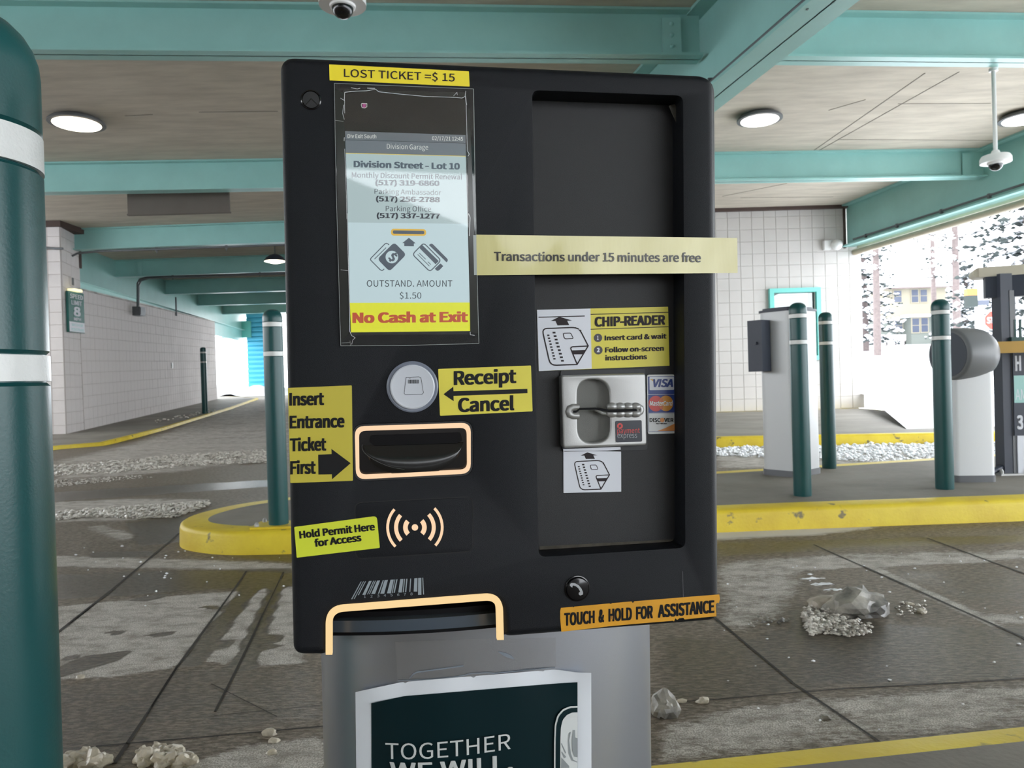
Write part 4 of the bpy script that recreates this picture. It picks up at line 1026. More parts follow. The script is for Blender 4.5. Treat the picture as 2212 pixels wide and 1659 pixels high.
z1 = Z(600, 100, 500 / 2212); z2 = Z(700, 450, 400 / 2212); z3 = Z(600, 760, 560 / 2212); z4 = Z(600, 1050, 560 / 2212)
z5 = Z(1140, 640, 360 / 2212); z6 = Z(1140, 790, 360 / 2059); z7 = Z(1140, 1150, 460 / 2212); z8 = Z(680, 1380, 760 / 2212)

def rq(pts, r, n=5):
    """round the corners of a polygon by r (photo pixels)"""
    out = []; m = len(pts)
    rs = r if isinstance(r, (list, tuple)) else [r] * m
    for i in range(m):
        a, b, c = V(pts[i - 1]), V(pts[i]), V(pts[(i + 1) % m]); rr = rs[i]
        if rr < .3: out.append(tuple(b)); continue
        p, q = b + (a - b).normalized() * rr, b + (c - b).normalized() * rr
        for k in range(n + 1):
            t = k / n; out.append(tuple(p * (1 - t) ** 2 + b * 2 * t * (1 - t) * .82 + b * 2 * t * (1 - t) * .18 + q * t * t))
    return out
def circ(x, y, r, n=28, ry=None): return [(x + r * math.cos(2 * math.pi * i / n), y + (ry or r) * math.sin(2 * math.pi * i / n)) for i in range(n)]
def stroke(pts, wd, closed=False):
    """a pen line as a polygon (photo pixels); closed lines give (outer, inner)"""
    p = [V(q) for q in pts]; n = len(p); L, Rr = [], []
    for i in range(n):
        a = p[i - 1] if (closed or i > 0) else None; c = p[(i + 1) % n] if (closed or i < n - 1) else None; b = p[i]
        t1 = (b - a).normalized() if a is not None else (c - b).normalized(); t2 = (c - b).normalized() if c is not None else t1
        nn = V((-t1.y, t1.x)) + V((-t2.y, t2.x)); nn = nn.normalized() if nn.length > 1e-6 else V((-t1.y, t1.x)); k = max(.5, nn.dot(V((-t1.y, t1.x))))
        L.append(tuple(b + nn * wd / 2 / k)); Rr.append(tuple(b - nn * wd / 2 / k))
    return [L, Rr] if closed else [L + Rr[::-1]]
def flat(name, shapes, h, m, parent=T, zf=None):
    """flat print: shapes = list of [outer, hole...] in photo pixels, on the face at height h"""
    mb = MB()
    for sh in shapes:
        if not isinstance(sh[0][0], (tuple, list)): sh = [sh]
        lp = [[(mlz(x, y, zf, h) if zf else ml(x, y, h)) for x, y in loop] for loop in sh]
        flatl = [p for loop in lp for p in loop]; tri = tessellate_polygon([[V((p.x, p.y, 0)) for p in loop] for loop in lp])
        mb.add(flatl, [t for t in tri])
    me = mb.mesh(name)
    bm = bmesh.new(); bm.from_mesh(me)
    for f in bm.faces:
        if f.normal.z < 0: f.normal_flip()
    bm.to_mesh(me); bm.free()
    return link(name, me, m, parent)
def zpx(zm, pts): return [zm(x, y) for x, y in pts]
def solid(name, loops, h0, h1, m, parent=T, bev=0.0, href=None, res=3, smooth=40):
    """a plate with holes, from h0 to h1, rounded front edge; loops in photo pixels seen at height href"""
    href = h1 if href is None else href
    cu = bpy.data.curves.new(name, 'CURVE'); cu.dimensions = '2D'; cu.fill_mode = 'BOTH'
    for loop in loops:
        sp = cu.splines.new('POLY'); sp.use_cyclic_u = True; lp = [ml(x, y, href) for x, y in loop]
        sp.points.add(len(lp) - 1)
        for q, p in zip(sp.points, lp): q.co = (p.x, p.y, 0, 1)
    cu.extrude = max(1e-5, (h1 - h0) / 2 - bev); cu.bevel_depth = bev; cu.bevel_resolution = res; cu.offset = -bev
    o = bpy.data.objects.new(name, cu); C.objects.link(o); bpy.context.view_layer.update()
    me = bpy.data.meshes.new_from_object(o.evaluated_get(bpy.context.evaluated_depsgraph_get()))
    bpy.data.objects.remove(o); bpy.data.curves.remove(cu); me.materials.clear(); me.name = name
    me.transform(Matrix.Translation((0, 0, (h0 + h1) / 2))); bm = bmesh.new(); bm.from_mesh(me); bmesh.ops.remove_doubles(bm, verts=bm.verts, dist=1e-6); bmesh.ops.recalc_face_normals(bm, faces=bm.faces); bm.to_mesh(me); bm.free()
    return link(name, me, m, parent, smooth)
def txt(s, A, B, H, m, parent, h, bold=0.0, shear=0.0, font='cjk', up=None, space=1.0, zf=None, name='lettering'):
    """baseline A->B and capital height H in photo pixels"""
    a, b = ml(*A, h), ml(*B, h)
    mid = ((A[0] + B[0]) / 2, (A[1] + B[1]) / 2)
    u = up or (.0, -1.0)
    p, q = ml(*mid, h), ml(mid[0] + u[0] * H, mid[1] + u[1] * H, h)
    warp = (lambda c: (c[0], c[1], zf(c[0]) + h)) if zf else None
    return lettering(s, a, b, (q - p).length, q - p, m, parent, bold, shear, font, name, space, warp)

# --- head: front plate with the big card recess and the ticket mouth cut out, notch at the bottom
outer = rq([(603, 118), (1546, 160), (1555, 1343), (1087, 1380), (1080, 1296), (712, 1325), (712, 1418), (632, 1418)],
           [34, 38, 24, 20, 34, 34, 20, 24], 8)
rec = rq([(1150, 195), (1475, 207), (1480, 1183), (1164, 1203)], 15)
mouth_o = rq([(762, 917), (1021, 909), (1021, 1027), (765, 1040)], 24)
mouth_f = rq([(766, 921), (1017, 913), (1017, 1023), (769, 1036)], 21)
mouth_i = rq([(775, 931), (1009, 924), (1010, 1015), (776, 1027)], 15)
def shell(name, outline, holes, Rr, depth, hdep, m):
    """front moulding: rolled outer edge, flat face pierced by chamfered openings"""
    def loc(lp, ccw=True):
        q = [ml(x, y, 0).to_2d() for x, y in lp]
        return q if (area2(q) > 0) == ccw else q[::-1]
    def dd(q):
        r = [q[0]]
        for p in q[1:]:
            if (p - r[-1]).length > 2e-4: r.append(p)
        return r
    mb = MB(); O = dd(loc(outline)); n = len(O)
    prof_ = [(0, -depth)] + [(Rr * (1 - math.cos(a)), -Rr * (1 - math.sin(a))) for a in [i * math.pi / 2 / 7 for i in range(8)]]
    for d, z in prof_: mb.v += [(p.x, p.y, z) for p in (offset_in(O, d) if d > 1e-6 else O)]
    for k_ in range(len(prof_) - 1):
        for i in range(n): j = (i + 1) % n; mb.f.append((k_ * n + i, k_ * n + j, (k_ + 1) * n + j, (k_ + 1) * n + i)); mb.mi.append(0)
    inner = list(range((len(prof_) - 1) * n, len(prof_) * n)); loops = [inner]; c_ = .0009
    for hl_, hd in zip(holes, hdep):
        H_ = dd(loc(hl_)); m_ = len(H_); base = len(mb.v)
        for d, z in ((-c_, 0), (-c_ * .3, -c_ * .3), (0, -c_), (0, -hd)): mb.v += [(p.x, p.y, z) for p in (offset_in(H_, d) if d else H_)]
        for k_ in range(3):
            for i in range(m_): j = (i + 1) % m_; mb.f.append((base + k_ * m_ + i, base + (k_ + 1) * m_ + i, base + (k_ + 1) * m_ + j, base + k_ * m_ + j)); mb.mi.append(0)
        loops.append(list(range(base, base + m_)))
    fl = [i for l in loops for i in l]; tri = tessellate_polygon([[V(mb.v[i]) for i in l] for l in loops])
    mb.f += [tuple(fl[i] for i in t) for t in tri]; mb.mi += [0] * len(tri)
    me = mb.mesh(name)
    return link(name, me, m, T, 32)
shell('front_shell', outer, [rec, mouth_o], .0078, .035, [.0243, .008], m_shell)
back = rq([(606, 124), (1546, 164), (1553, 1338), (1087, 1374), (1080, 1300), (712, 1329), (712, 1412), (636, 1412)], [34, 38, 22, 3, 30, 30, 3, 22], 6)
solid('rear_housing', [back], -.13, -.0352, m_shell2, bev=.004, href=-.035)
rp = [ml(1140, 185), ml(1485, 195), ml(1490, 1195), ml(1155, 1213)]
flat('recess_panel', [[(1130, 180), (1490, 190), (1495, 1200), (1145, 1215)]], -.024, m_shell2)
# faint wear on the recess panel
scuff = mat('pale_scuff', (.10, .10, .11), .6)
flat('scuff', [circ(1314, 377, 2.4, 8), circ(1323, 383, 3.4, 8, 2.6), stroke([(1307, 310), (1305, 325), (1306, 332)], 1.2)[0], stroke([(1322, 290), (1320, 340), (1317, 362)], .8)[0], circ(1422, 324, 2, 8)], -.032, scuff)
flat('dust', [[(1166, 1180), (1456, 1165), (1476, 1180), (1166, 1200)]], -.0233, mat('recess_dust', (.075, .065, .05), .9, var=.4, vscale=120))
flat('scratch', [stroke([(1474.5, 1234), (1476, 1290)], .9)[0]], .0003, scuff)
o = solid('adhesive_trace', [rq([(1444, 228), (1470, 222), (1472, 262), (1462, 268)], 4)], -.016, -.0155, mat('adhesive', (.05, .045, .035), .35))

# lock
L = ml(672, 216)
MB().lathe([(.0080, -.002), (.0080, .0006), (.0071, .0012), (.0066, .0004)], 32, (L.x, L.y, 0)).build('lock_ring', m_black, T, 40)
MB().lathe([(.0064, -.002), (.0064, .0009), (.002, .0013)], 32, (L.x, L.y, 0)).build('lock_cover', m_shell2, T, 40)
flat('lock_mark', [stroke([(659, 228), (672, 213), (688, 228)], 1.6)[0]], .0016, m_black)

# sticker helper
def sticker(name, quad, m, h=.0004, r=1.0, label=None, hb=None):
    o = solid(name, [rq(quad, r, 3)], (hb if hb is not None else h - .0003), h, m, href=h); tag(o, label) if label else None
    return o
s = sticker('lost_ticket_sticker', [(711, 139), (1013, 154), (1014.5, 187), (712, 173.5)], m_syel2, label='bright yellow strip reading LOST TICKET =$ 15')
txt('LOST TICKET =$ 15', z1(632, 291), z1(1692, 336), 16.5, m_inkb, s, .0006, .004)

# --- display
flat('display_glass', [zpx(z1, [(640, 432), (1790, 470), (1795, 880), (648, 850)]) + []], .0002, mat('display_black_glass', (.003, .006, .007), .08))
bez = rq([(741, 193), (1009, 200), (1018, 722), (755, 724)], 5)
solid('display_bezel', [bez], -.001, .00015, mat('bezel_black', (.004, .004, .005), .2), href=.0001)
D = flat('display', [zpx(z1, [(643, 810), (1794, 848), (1796, 925), (645, 892)])], .0004, scr('screen_bar', srgb(90, 98, 104)))
def dpart(name, shapes, h, col, mname): return flat(name, shapes, h, scr(mname, srgb(*col)), D)
dpart('title_bar', [zpx(z1, [(646, 895), (1796, 928), (1797, 1048), (650, 1018)])], .0004, (98, 105, 112), 'screen_bar2')
dpart('yellow_rule', [zpx(z1, [(650, 1018), (1797, 1048), (1797, 1053), (650, 1024)])], .00045, (214, 190, 60), 'screen_rule')
dpart('notice_area', [[z1(650, 1024), z1(1797, 1053), z2(1716, 186), z2(285, 168)]], .0004, (164, 184, 186), 'screen_notice')
dpart('payment_area', [[z2(285, 168), z2(1716, 186), z2(1740, 1125), z2(308, 1130)]], .0004, (184, 206, 211), 'screen_pale')
dpart('warning_area', [[z2(308, 1130), z2(1740, 1125), z2(1746, 1466), z2(322, 1482)]], .0004, (214, 219, 32), 'screen_yellow')
dpart('status_cup', [rq(zpx(z1, [(808, 548), (842, 549), (838, 586), (812, 585)]), 1)], .0006, (150, 62, 118), 'screen_cup')
flat('status_cup_edge', [stroke(zpx(z1, [(797, 560), (803, 546), (852, 548), (852, 578), (832, 590), (806, 586), (800, 570)]), 1.0, True)], .0006, scr('screen_white', srgb(205, 210, 205)), D)
tw = MATS['screen_white']; tb = scr('screen_ink', srgb(28, 36, 48)); tg = scr('screen_slate', srgb(66, 78, 90)); tr_ = scr('screen_red', srgb(176, 70, 36))
hS = .0006
txt('Div Exit South', z1(668, 876), z1(942, 880), 8.0, tw, D, hS, .004)
txt('02/17/21 12:45', z1(1475, 896), z1(1770, 903), 8.0, tw, D, hS, .004)
txt('Division Garage', z1(1043, 978), z1(1437, 988), 10.3, tw, D, hS, 0)
txt('Division Street - Lot 10', z1(725, 1154), z1(1740, 1176), 12.8, tg, D, hS, .02)
txt('Monthly Discount Permit Renewal', z1(707, 1253), z1(1762, 1273), 10.8, tg, D, hS, .006)
txt('(517) 319-6860', z1(932, 1326), z1(1545, 1333), 10.5, tg, D, hS, .018)
txt('Parking Ambassador', z1(925, 1409), z1(1562, 1421), 10.5, tb, D, hS, 0)
txt('(517) 256-2788', z1(938, 1480), z1(1550, 1489), 10.2, tb, D, hS, .018)
txt('Parking Office', z1(1032, 1575), z1(1465, 1579), 11, tb, D, hS, 0)
txt('(517) 337-1277', z1(945, 1640), z1(1552, 1646), 10.2, tb, D, hS, .018)
txt('OUTSTAND. AMOUNT', z2(510, 935), z2(1532, 935), 13.6, tb, D, hS, 0)
txt('$1.50', z2(903, 1078), z2(1162, 1078), 13.2, tb, D, hS, 0)
txt('No Cash at Exit', z2(338, 1366), z2(1720, 1353), 20.5, tr_, D, hS, .024)
flat('slot_icon', [rq(zpx(z2, [(800, 243), (1220, 250), (1220, 330), (800, 326)]), 7)], .0005, scr('screen_amber', srgb(214, 172, 58)), D)
flat('slot_icon', [rq(zpx(z2, [(822, 263), (1198, 270), (1198, 308), (822, 303)]), 3.2)], .0006, tg, D)
flat('arrow_icon', [zpx(z2, [(935, 415), (1013, 352), (1095, 418), (1073, 419), (1073, 454), (958, 452), (958, 416)])], .0006, tg, D)
flat('banknote_icon', [rq(zpx(z2, [(838, 406), (983, 552), (782, 754), (637, 606)]), 8)], .0006, tg, D)
flat('banknote_icon', [circ(*z2(810, 582), 13.6)], .0007, MATS['screen_pale'], D)
txt('$', z2(762, 598), z2(826, 640), 17, tg, D, .0008, .02, up=(.62, -.78))
flat('banknote_icon', [stroke(zpx(z2, [(776, 438), (764, 425), (745, 418), (728, 424), (560, 596), (554, 610), (560, 622), (672, 735), (690, 743), (705, 738), (718, 724)]), 2.0)[0], stroke(zpx(z2, [(602, 607), (741, 470)]), 1.6)[0]], .0006, tg, D)
cardq = rq(zpx(z2, [(1190, 413), (1398, 622), (1265, 757), (1056, 550)]), 7)
flat('bank_card_icon', [stroke(cardq, 2.2, True), zpx(z2, [(1172, 437), (1140, 475), (1332, 668), (1370, 630)]), stroke(zpx(z2, [(1136, 533), (1216, 610)]), 1.4)[0],
     stroke(zpx(z2, [(1118, 550), (1258, 690)]), 1.4)[0], stroke(zpx(z2, [(1240, 638), (1276, 672)]), 1.4)[0],
     rq(zpx(z2, [(1252, 438), (1280, 420), (1300, 428), (1476, 606), (1480, 625), (1464, 646)]), [1, 2, 2, 2, 2, 1]), rq(zpx(z2, [(1322, 722), (1390, 658), (1425, 690), (1372, 744), (1350, 748)]), [1, 1, 1, 3, 2])], .0006, tg, D)

# clear film pouch taped over the display, with its edges and creases
film = solid('film_cover', [rq([(722, 180), (1023, 192), (1034.5, 742), (736, 747.5)], 2)], .0012, .0015, m_film, href=.0015)
edge = mat('film_edge', (.34, .37, .36), .25)
def creases(name, lines, m, h=.0017):
    for pts, wd in lines: flat(name, stroke(pts, wd), h, m, film)
creases('film_rim', [([(722, 180), (875, 186), (1023, 192)], .9), ([(722, 180), (726, 400), (736, 747)], .9), ([(1023, 192), (1028, 500), (1034.5, 742)], 1.1), ([(736, 747), (885, 746), (1034, 742)], 1.0),
         ([(724, 260), (742, 262)], .6), ([(756, 736), (757, 747)], .6), ([(738, 741), (756, 740)], .6)], edge)
hl = mat('film_crease_shine', (.66, .68, .70), .2)  # pale strokes paint the glints along the creases
creases('film_crease_glint', [(zpx(z1, [(640, 640), (638, 560), (640, 520), (600, 495)]), .8), (zpx(z1, [(636, 520), (640, 440), (740, 428), (850, 425), (935, 410), (965, 435), (1180, 458), (1420, 480), (1700, 488), (1760, 495), (1790, 480), (1798, 425)]), 1.0),
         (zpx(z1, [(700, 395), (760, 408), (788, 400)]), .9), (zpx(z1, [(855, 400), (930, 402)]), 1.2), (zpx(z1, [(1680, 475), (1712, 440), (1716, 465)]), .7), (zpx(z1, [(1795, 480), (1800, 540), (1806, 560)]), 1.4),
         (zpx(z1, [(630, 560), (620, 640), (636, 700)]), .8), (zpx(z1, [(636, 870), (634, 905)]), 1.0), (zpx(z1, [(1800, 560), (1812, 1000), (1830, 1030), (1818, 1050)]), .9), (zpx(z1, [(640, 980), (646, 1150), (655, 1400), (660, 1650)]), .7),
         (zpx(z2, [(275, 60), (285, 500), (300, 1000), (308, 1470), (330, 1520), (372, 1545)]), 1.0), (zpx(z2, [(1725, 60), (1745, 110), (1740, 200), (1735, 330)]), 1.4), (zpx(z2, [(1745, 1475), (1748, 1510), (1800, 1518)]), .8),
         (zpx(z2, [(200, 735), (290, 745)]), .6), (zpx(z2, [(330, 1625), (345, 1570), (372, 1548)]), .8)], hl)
flat('film_fold', [[z1(1808, 600), z1(1835, 600), z2(1842, 1500), z2(1745, 1480)]], .0016, mat('film_dark_fold', (.02, .021, .018), .15), film)
flat('film_fold', [[z1(545, 400), z1(630, 450), z1(640, 900), z2(290, 1500), z2(205, 1600)]], .0016, MATS['film_dark_fold'], film)

# --- receipt button
b = ml(891, 835.5); k = PXM
MB().lathe([(54 * k, -.001), (54 * k, .0010), (51 * k, .0016), (47 * k, .0014)], 56, (b.x, b.y, 0)).build('button_ring', mat('button_ring_grey', (.16, .18, .23), .3), T, 30)
BT = MB().lathe([(46.5 * k, -.001), (46.5 * k, .0036), (44 * k, .0042), (40 * k, .0040)], 56, (b.x, b.y, 0)).build('receipt_button', mat('button_frosted', (.44, .46, .50), .25, emit=(.5, .55, .62), es=.12), T, 30)
hB = .0044
tk = zpx(z3, [(1095, 218), (1120, 218), (1128, 226), (1140, 216), (1205, 213), (1222, 222), (1243, 350), (1232, 362), (1090, 366), (1078, 355)])
flat('ticket_glyph', [stroke(tk, .9, True)], hB, m_ink, BT)
bars = []; xx = 1112
for wd_ in (4, 8, 4, 10, 5, 6, 4, 9, 4, 12, 4, 5, 6, 10): bars.append(zpx(z3, [(xx, 238), (xx + wd_ * .55, 238), (xx + wd_ * .55, 270), (xx, 271)])); xx += wd_ * .55 + 3.0
flat('ticket_glyph', bars, hB, m_ink, BT)

s = sticker('receipt_sticker', [(946.5, 797), (1147, 789.5), (1150.5, 888.5), (950.5, 898.3)], m_syel, r=2, label='yellow sticker reading Receipt and Cancel with an arrow to the left')
txt('Receipt', z3(1502, 281), z3(2036, 262), 28.5, m_ink, s, .0006, .018); txt('Cancel', z3(1538, 512), z3(2018, 494), 28.5, m_ink, s, .0006, .018)
flat('arrow', [zpx(z3, [(1414, 362), (1498, 297), (1500, 336), (2130, 316), (2131, 353), (1500, 376), (1501, 421)])], .0006, m_ink, s)
s = sticker('insert_ticket_sticker', [(622, 838), (760, 832.5), (762.5, 1038.5), (627, 1043.5)], mat('sticker_mustard', (.50, .42, .045), .4), r=2, label='mustard yellow sticker reading Insert Entrance Ticket First with an arrow')
for wt_, a_, b_, hh in (('Insert', z3(98, 456), z3(396, 449), 25.5), ('Entrance', z3(100, 651), z3(570, 640), 25.5), ('Ticket', z3(103, 846), z3(415, 838), 26), ('First', z3(106, 1042), z3(325, 1036), 26.5)):
    txt(wt_, a_, b_, hh, m_ink, s, .0006, .022)
flat('arrow', [zpx(z3, [(345, 878), (460, 872), (458, 828), (622, 950), (463, 1088), (462, 1045), (347, 1047)])], .0006, m_ink, s)

# --- lit ticket mouth
fr_ = solid('mouth_light_frame', [mouth_f, mouth_i], -.004, .0006, m_warm, bev=.0004)
solid('mouth_rim', [mouth_o, mouth_f], -.006, .0001, m_shell2, href=0)
flat('mouth_back', [rq([(765, 920), (1019, 912), (1019, 1025), (768, 1038)], 20)], -.006, m_black)
sc = MB(); n1, n2 = 28, 8; a0 = ml(784, 962, -.006); a1 = ml(1001, 955, -.006); cc = (a0 + a1) / 2; hw = (a1 - a0).length / 2; ang = math.atan2(a1.y - a0.y, a1.x - a0.x)
for j in range(n2 + 1):
    for i in range(n1 + 1):
        t = math.pi * i / n1; u = -math.cos(t); v = j / n2
        x = u * hw * (1 - .05 * v); yv = -(.0 + math.sin(t) ** .85 * .026 * (v ** .8)); zv = -.0055 + .0065 * math.sin(math.pi * min(1, v * 1.0) * .62) * math.sin(t) ** .6 * (1 - .25 * v)
        sc.v.append((cc.x + x * math.cos(ang) - yv * math.sin(ang), cc.y + x * math.sin(ang) + yv * math.cos(ang), zv))
for j in range(n2):
    for i in range(n1):
        q = j * (n1 + 1) + i; sc.f.append((q, q + 1, q + n1 + 2, q + n1 + 1)); sc.mi.append(0)
sc.build('ticket_lip', mat('lip_black', (.006, .006, .006), .16), T, 60)
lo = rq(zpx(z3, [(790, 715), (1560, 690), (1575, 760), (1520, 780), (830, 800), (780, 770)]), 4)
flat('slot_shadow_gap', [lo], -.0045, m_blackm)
flat('lip_edge', [stroke(zpx(z3, [(722, 790), (719, 808), (722, 830), (732, 852), (750, 872), (785, 900), (830, 925), (885, 953), (940, 975), (1010, 993), (1080, 1003)]), .8)[0]], .0012, mat('lip_edge_grey', (.07, .07, .065), .3))  # paler line along the lower left of the lip

# --- reader field
gro = rq([(766.5, 1086), (1021, 1072.5), (1022.5, 1191), (768, 1208)], 16)
flat('reader_groove', [stroke(gro, 1.6, True)], .0002, mat('groove_black', (.002, .002, .002), .6))
solid('reader_panel', [rq([(768, 1087.5), (1019.5, 1074.5), (1021, 1189.5), (769.5, 1206)], 15)], -.001, .00035, m_shell, bev=.0002)
icx, icy = 896.3, 1139.3
def arc(r0, r1, a, side, n=12, rot=0.0):
    pts = []
    for i in range(n + 1): t = math.radians(-a + 2 * a * i / n + rot); pts.append((icx + side * (r1 * math.cos(t)), icy + r1 * math.sin(t)))
    for i in range(n, -1, -1): t = math.radians(-a + 2 * a * i / n + rot); pts.append((icx + side * (r0 * math.cos(t)), icy + r0 * math.sin(t)))
    return pts
ic = flat('contactless_symbol', [circ(icx, icy, 7, 20)], .0007, m_warm)
for side, rot in ((-1, 0), (1, 0)):
    for r0, r1, a_ in ((15.5, 25.5, 43), (36.5, 45, 42), (56, 62, 43)): flat('lit_arc', [arc(r0, r1, a_, side, rot=-1.5 * side)], .0007, m_warm, ic)
s = solid('permit_sticker', [rq([(635.5, 1138.5), (814, 1114.5), (820.5, 1183.5), (641, 1204.8)], [2, 9, 2, 2], 4)], .0003, .0008, m_slime, href=.0008); tag(s, 'lime yellow sticker reading Hold Permit Here for Access')
tilt = (-.10, -.995)
txt('Hold Permit Here', z4(186, 446), z4(831, 374), 14.8, m_ink, s, .0010, .022, up=tilt); txt('for Access', z4(316, 517), z4(716, 467), 14.8, m_ink, s, .0010, .022, up=tilt)

# --- printed bar code above the lit bracket (the square code beside it is left out)
m_bar = mat('bar_print', (.27, .31, .34), .5)
bl = [(708, 716, 626, 636, 965), (728, 735, 648, 656, 962), (745, 753, 683, 692, 930), (778, 802, 722, 748, 928), (815, 822, 762, 770, 924), (830, 838, 778, 786, 922), (848, 873, 798, 830, 920), (896, 905, 855, 865, 918), (912, 940, 875, 908, 918),
      (962, 990, 932, 965, 915), (996, 1003, 972, 980, 912), (1012, 1022, 988, 998, 910), (1045, 1072, 1028, 1058, 908), (1078, 1086, 1066, 1075, 906), (1096, 1107, 1086, 1096, 905), (1130, 1138, 1123, 1131, 902), (1165, 1192, 1160, 1190, 900), (1198, 1225, 1197, 1226, 928), (1233, 1241, 1240, 1248, 925)]
ty = lambda x: 815 - (x - 708) / 533 * 33
bc = flat('bar_code', [zpx(z4, [(a_, ty(a_)), (b_, ty(b_)), (d_, yb), (c_, yb)]) for a_, b_, c_, d_, yb in bl], .0003, m_bar)
txt('12345678', z4(735, 955), z4(1150, 930), 5.4, m_bar, bc, .0003, .0, space=1.6)

# --- lit bracket round the notch
def open_round(pts, r, n=10):
    out = [pts[0]]
    for a_, b_, c_ in zip(pts, pts[1:], pts[2:]):
        a_, b_, c_ = V(a_), V(b_), V(c_); p, q = b_ + (a_ - b_).normalized() * r, b_ + (c_ - b_).normalized() * r
        out += [tuple(p * (1 - t) ** 2 + b_ * 2 * t * (1 - t) + q * t * t) for t in [i / n for i in range(n + 1)]]
    return out + [pts[-1]]
brk = open_round([(710.5, 1415), (710.5, 1317), (1079, 1288.5), (1081.5, 1383)], 32)
def inset(pts, wd): return stroke(pts, wd)[0]
solid('lit_bracket', [inset(brk, 14.5)], -.004, .0022, m_warm2, bev=.0006, href=.0022)
# curved grey tray seen through the notch
def tray(name, y0, y1, z0, zc, m, x0=716, x1=1078):
    mb = MB(); n = 24
    for i in range(n + 1):
        px = x0 + (x1 - x0) * i / n; t = i / n * 2 - 1; zz = z0 + (zc - z0) * (1 - t * t)
        sl = -(px - x0) / (x1 - x0) * 18 + 5 * (1 - t * t)
        for yy, dz in ((y0, -.02), (y0, 0), (y1, 0), (y1, -.02)): p = ml(px, yy + sl, zz); mb.v.append((p.x, p.y, zz + dz))
    for i in range(n):
        for j in range(3): mb.f.append((i * 4 + j, i * 4 + j + 1, i * 4 + j + 5, i * 4 + j + 4)); mb.mi.append(0)
    return mb.build(name, m, T, 50)
tray('tray_top', 1322, 1340, -.030, -.018, m_blackm)
tray('tray_lip', 1341, 1366, -.022, -.008, mat('tray_slate', (.05, .065, .085), .22))
tray('tray_gap', 1366, 1373, -.028, -.016, m_blackm)
flat('notch_back', [[(716, 1310), (1080, 1290), (1080, 1345), (716, 1370)]], -.036, m_blackm)

# --- help button and its sticker
b = ml(1246.5, 1271)
MB().lathe([(28.5 * k, -.001), (28.5 * k, .0008), (26.5 * k, .0010), (26.3 * k, .0002)], 40, (b.x, b.y, 0)).build('button_ring', m_black, T, 30)
HBn = MB().lathe([(26 * k, -.001), (26 * k, .0012), (24 * k, .0026), (15 * k, .0034), (.0002, .0038)], 40, (b.x, b.y, 0)).build('help_button', m_black, T, 40)
ph = zpx(z7, [(437, 555), (440, 535), (455, 526), (490, 528), (530, 550), (558, 585), (574, 620), (573, 645), (545, 656), (530, 645), (530, 628), (545, 615), (525, 580), (500, 560), (475, 552), (465, 556), (463, 574)])
flat('handset_symbol', [ph], .0041, mat('handset_grey', (.36, .37, .39), .4), HBn)
oq = zpx(z7, [(345, 785), (470, 774), (476, 782), (484, 772), (850, 739), (864, 745), (878, 735), (1080, 718), (1092, 736), (1108, 716), (1700, 668), (1990, 645), (1998, 690), (1985, 738), (1970, 730), (1955, 745), (1960, 872), (1810, 885), (1630, 905), (1618, 888), (1575, 892), (1552, 910), (1535, 892), (1520, 925), (1508, 918), (1100, 952), (850, 975), (350, 1033), (338, 900), (338, 820)])
s = solid('assistance_sticker', [oq], .0000, .0004, m_orange, href=.0004); tag(s, 'worn orange strip reading TOUCH & HOLD FOR ASSISTANCE')
seg = [('TOUCH', 378, 695, 967, 937), ('&', 735, 793, 933, 926), ('HOLD', 838, 1082, 922, 905), ('FOR', 1125, 1300, 901, 886), ('ASSISTANCE', 1352, 1938, 882, 830)]
for w_, xa, xb, ya, yb in seg: txt(w_, z7(xa, ya), z7(xb, yb), 25.5, m_ink, s, .0006, .022)
flat('torn_flap', [zpx(z7, [(870, 850), (892, 860), (885, 905), (868, 900)])], .0008, mat('flap_tan', (.34, .15, .02), .5), s)

# --- chip reader sticker (on the recess panel)
hr = -.0233
s = sticker('chip_reader_sticker', [z5(123, 180), z5(1863, 138), z5(1882, 922), z5(147, 993)], m_syel, h=hr, hb=-.024, r=.5, label='white and yellow CHIP-READER instruction sticker')
flat('white_half', [[z5(123, 180), z5(832, 163), z5(850, 960), z5(147, 993)]], hr + .0001, m_swhite, s)
hq_ = hr + .0003
for yy in ((240, 212), (438, 404)): flat('rule', [stroke([z5(834, yy[0]), z5(1868, yy[1])], 1.5)[0]], hq_, m_inkb, s)
txt('CHIP-READER', z5(888, 400), z5(1823, 372), 19.5, m_inkb, s, hq_, .022)
txt('Insert card & wait', z5(1020, 586), z5(1842, 559), 10.2, m_inkb, s, hq_, .018); txt('Follow on-screen', z5(1026, 745), z5(1806, 720), 10.2, m_inkb, s, hq_, .018); txt('instructions', z5(1028, 851), z5(1583, 833), 10.2, m_inkb, s, hq_, .018)
flat('numeral_disc', [circ(*z5(933, 552), 9.0), circ(*z5(937, 715), 9.2)], hq_, mat('disc_ink', (.05, .045, .055), .5), s)
txt('1', z5(920, 578), z5(940, 577), 8.5, m_swhite, s, hq_ + .0001, .03); txt('2', z5(918, 740), z5(955, 739), 8.5, m_swhite, s, hq_ + .0001, .03)
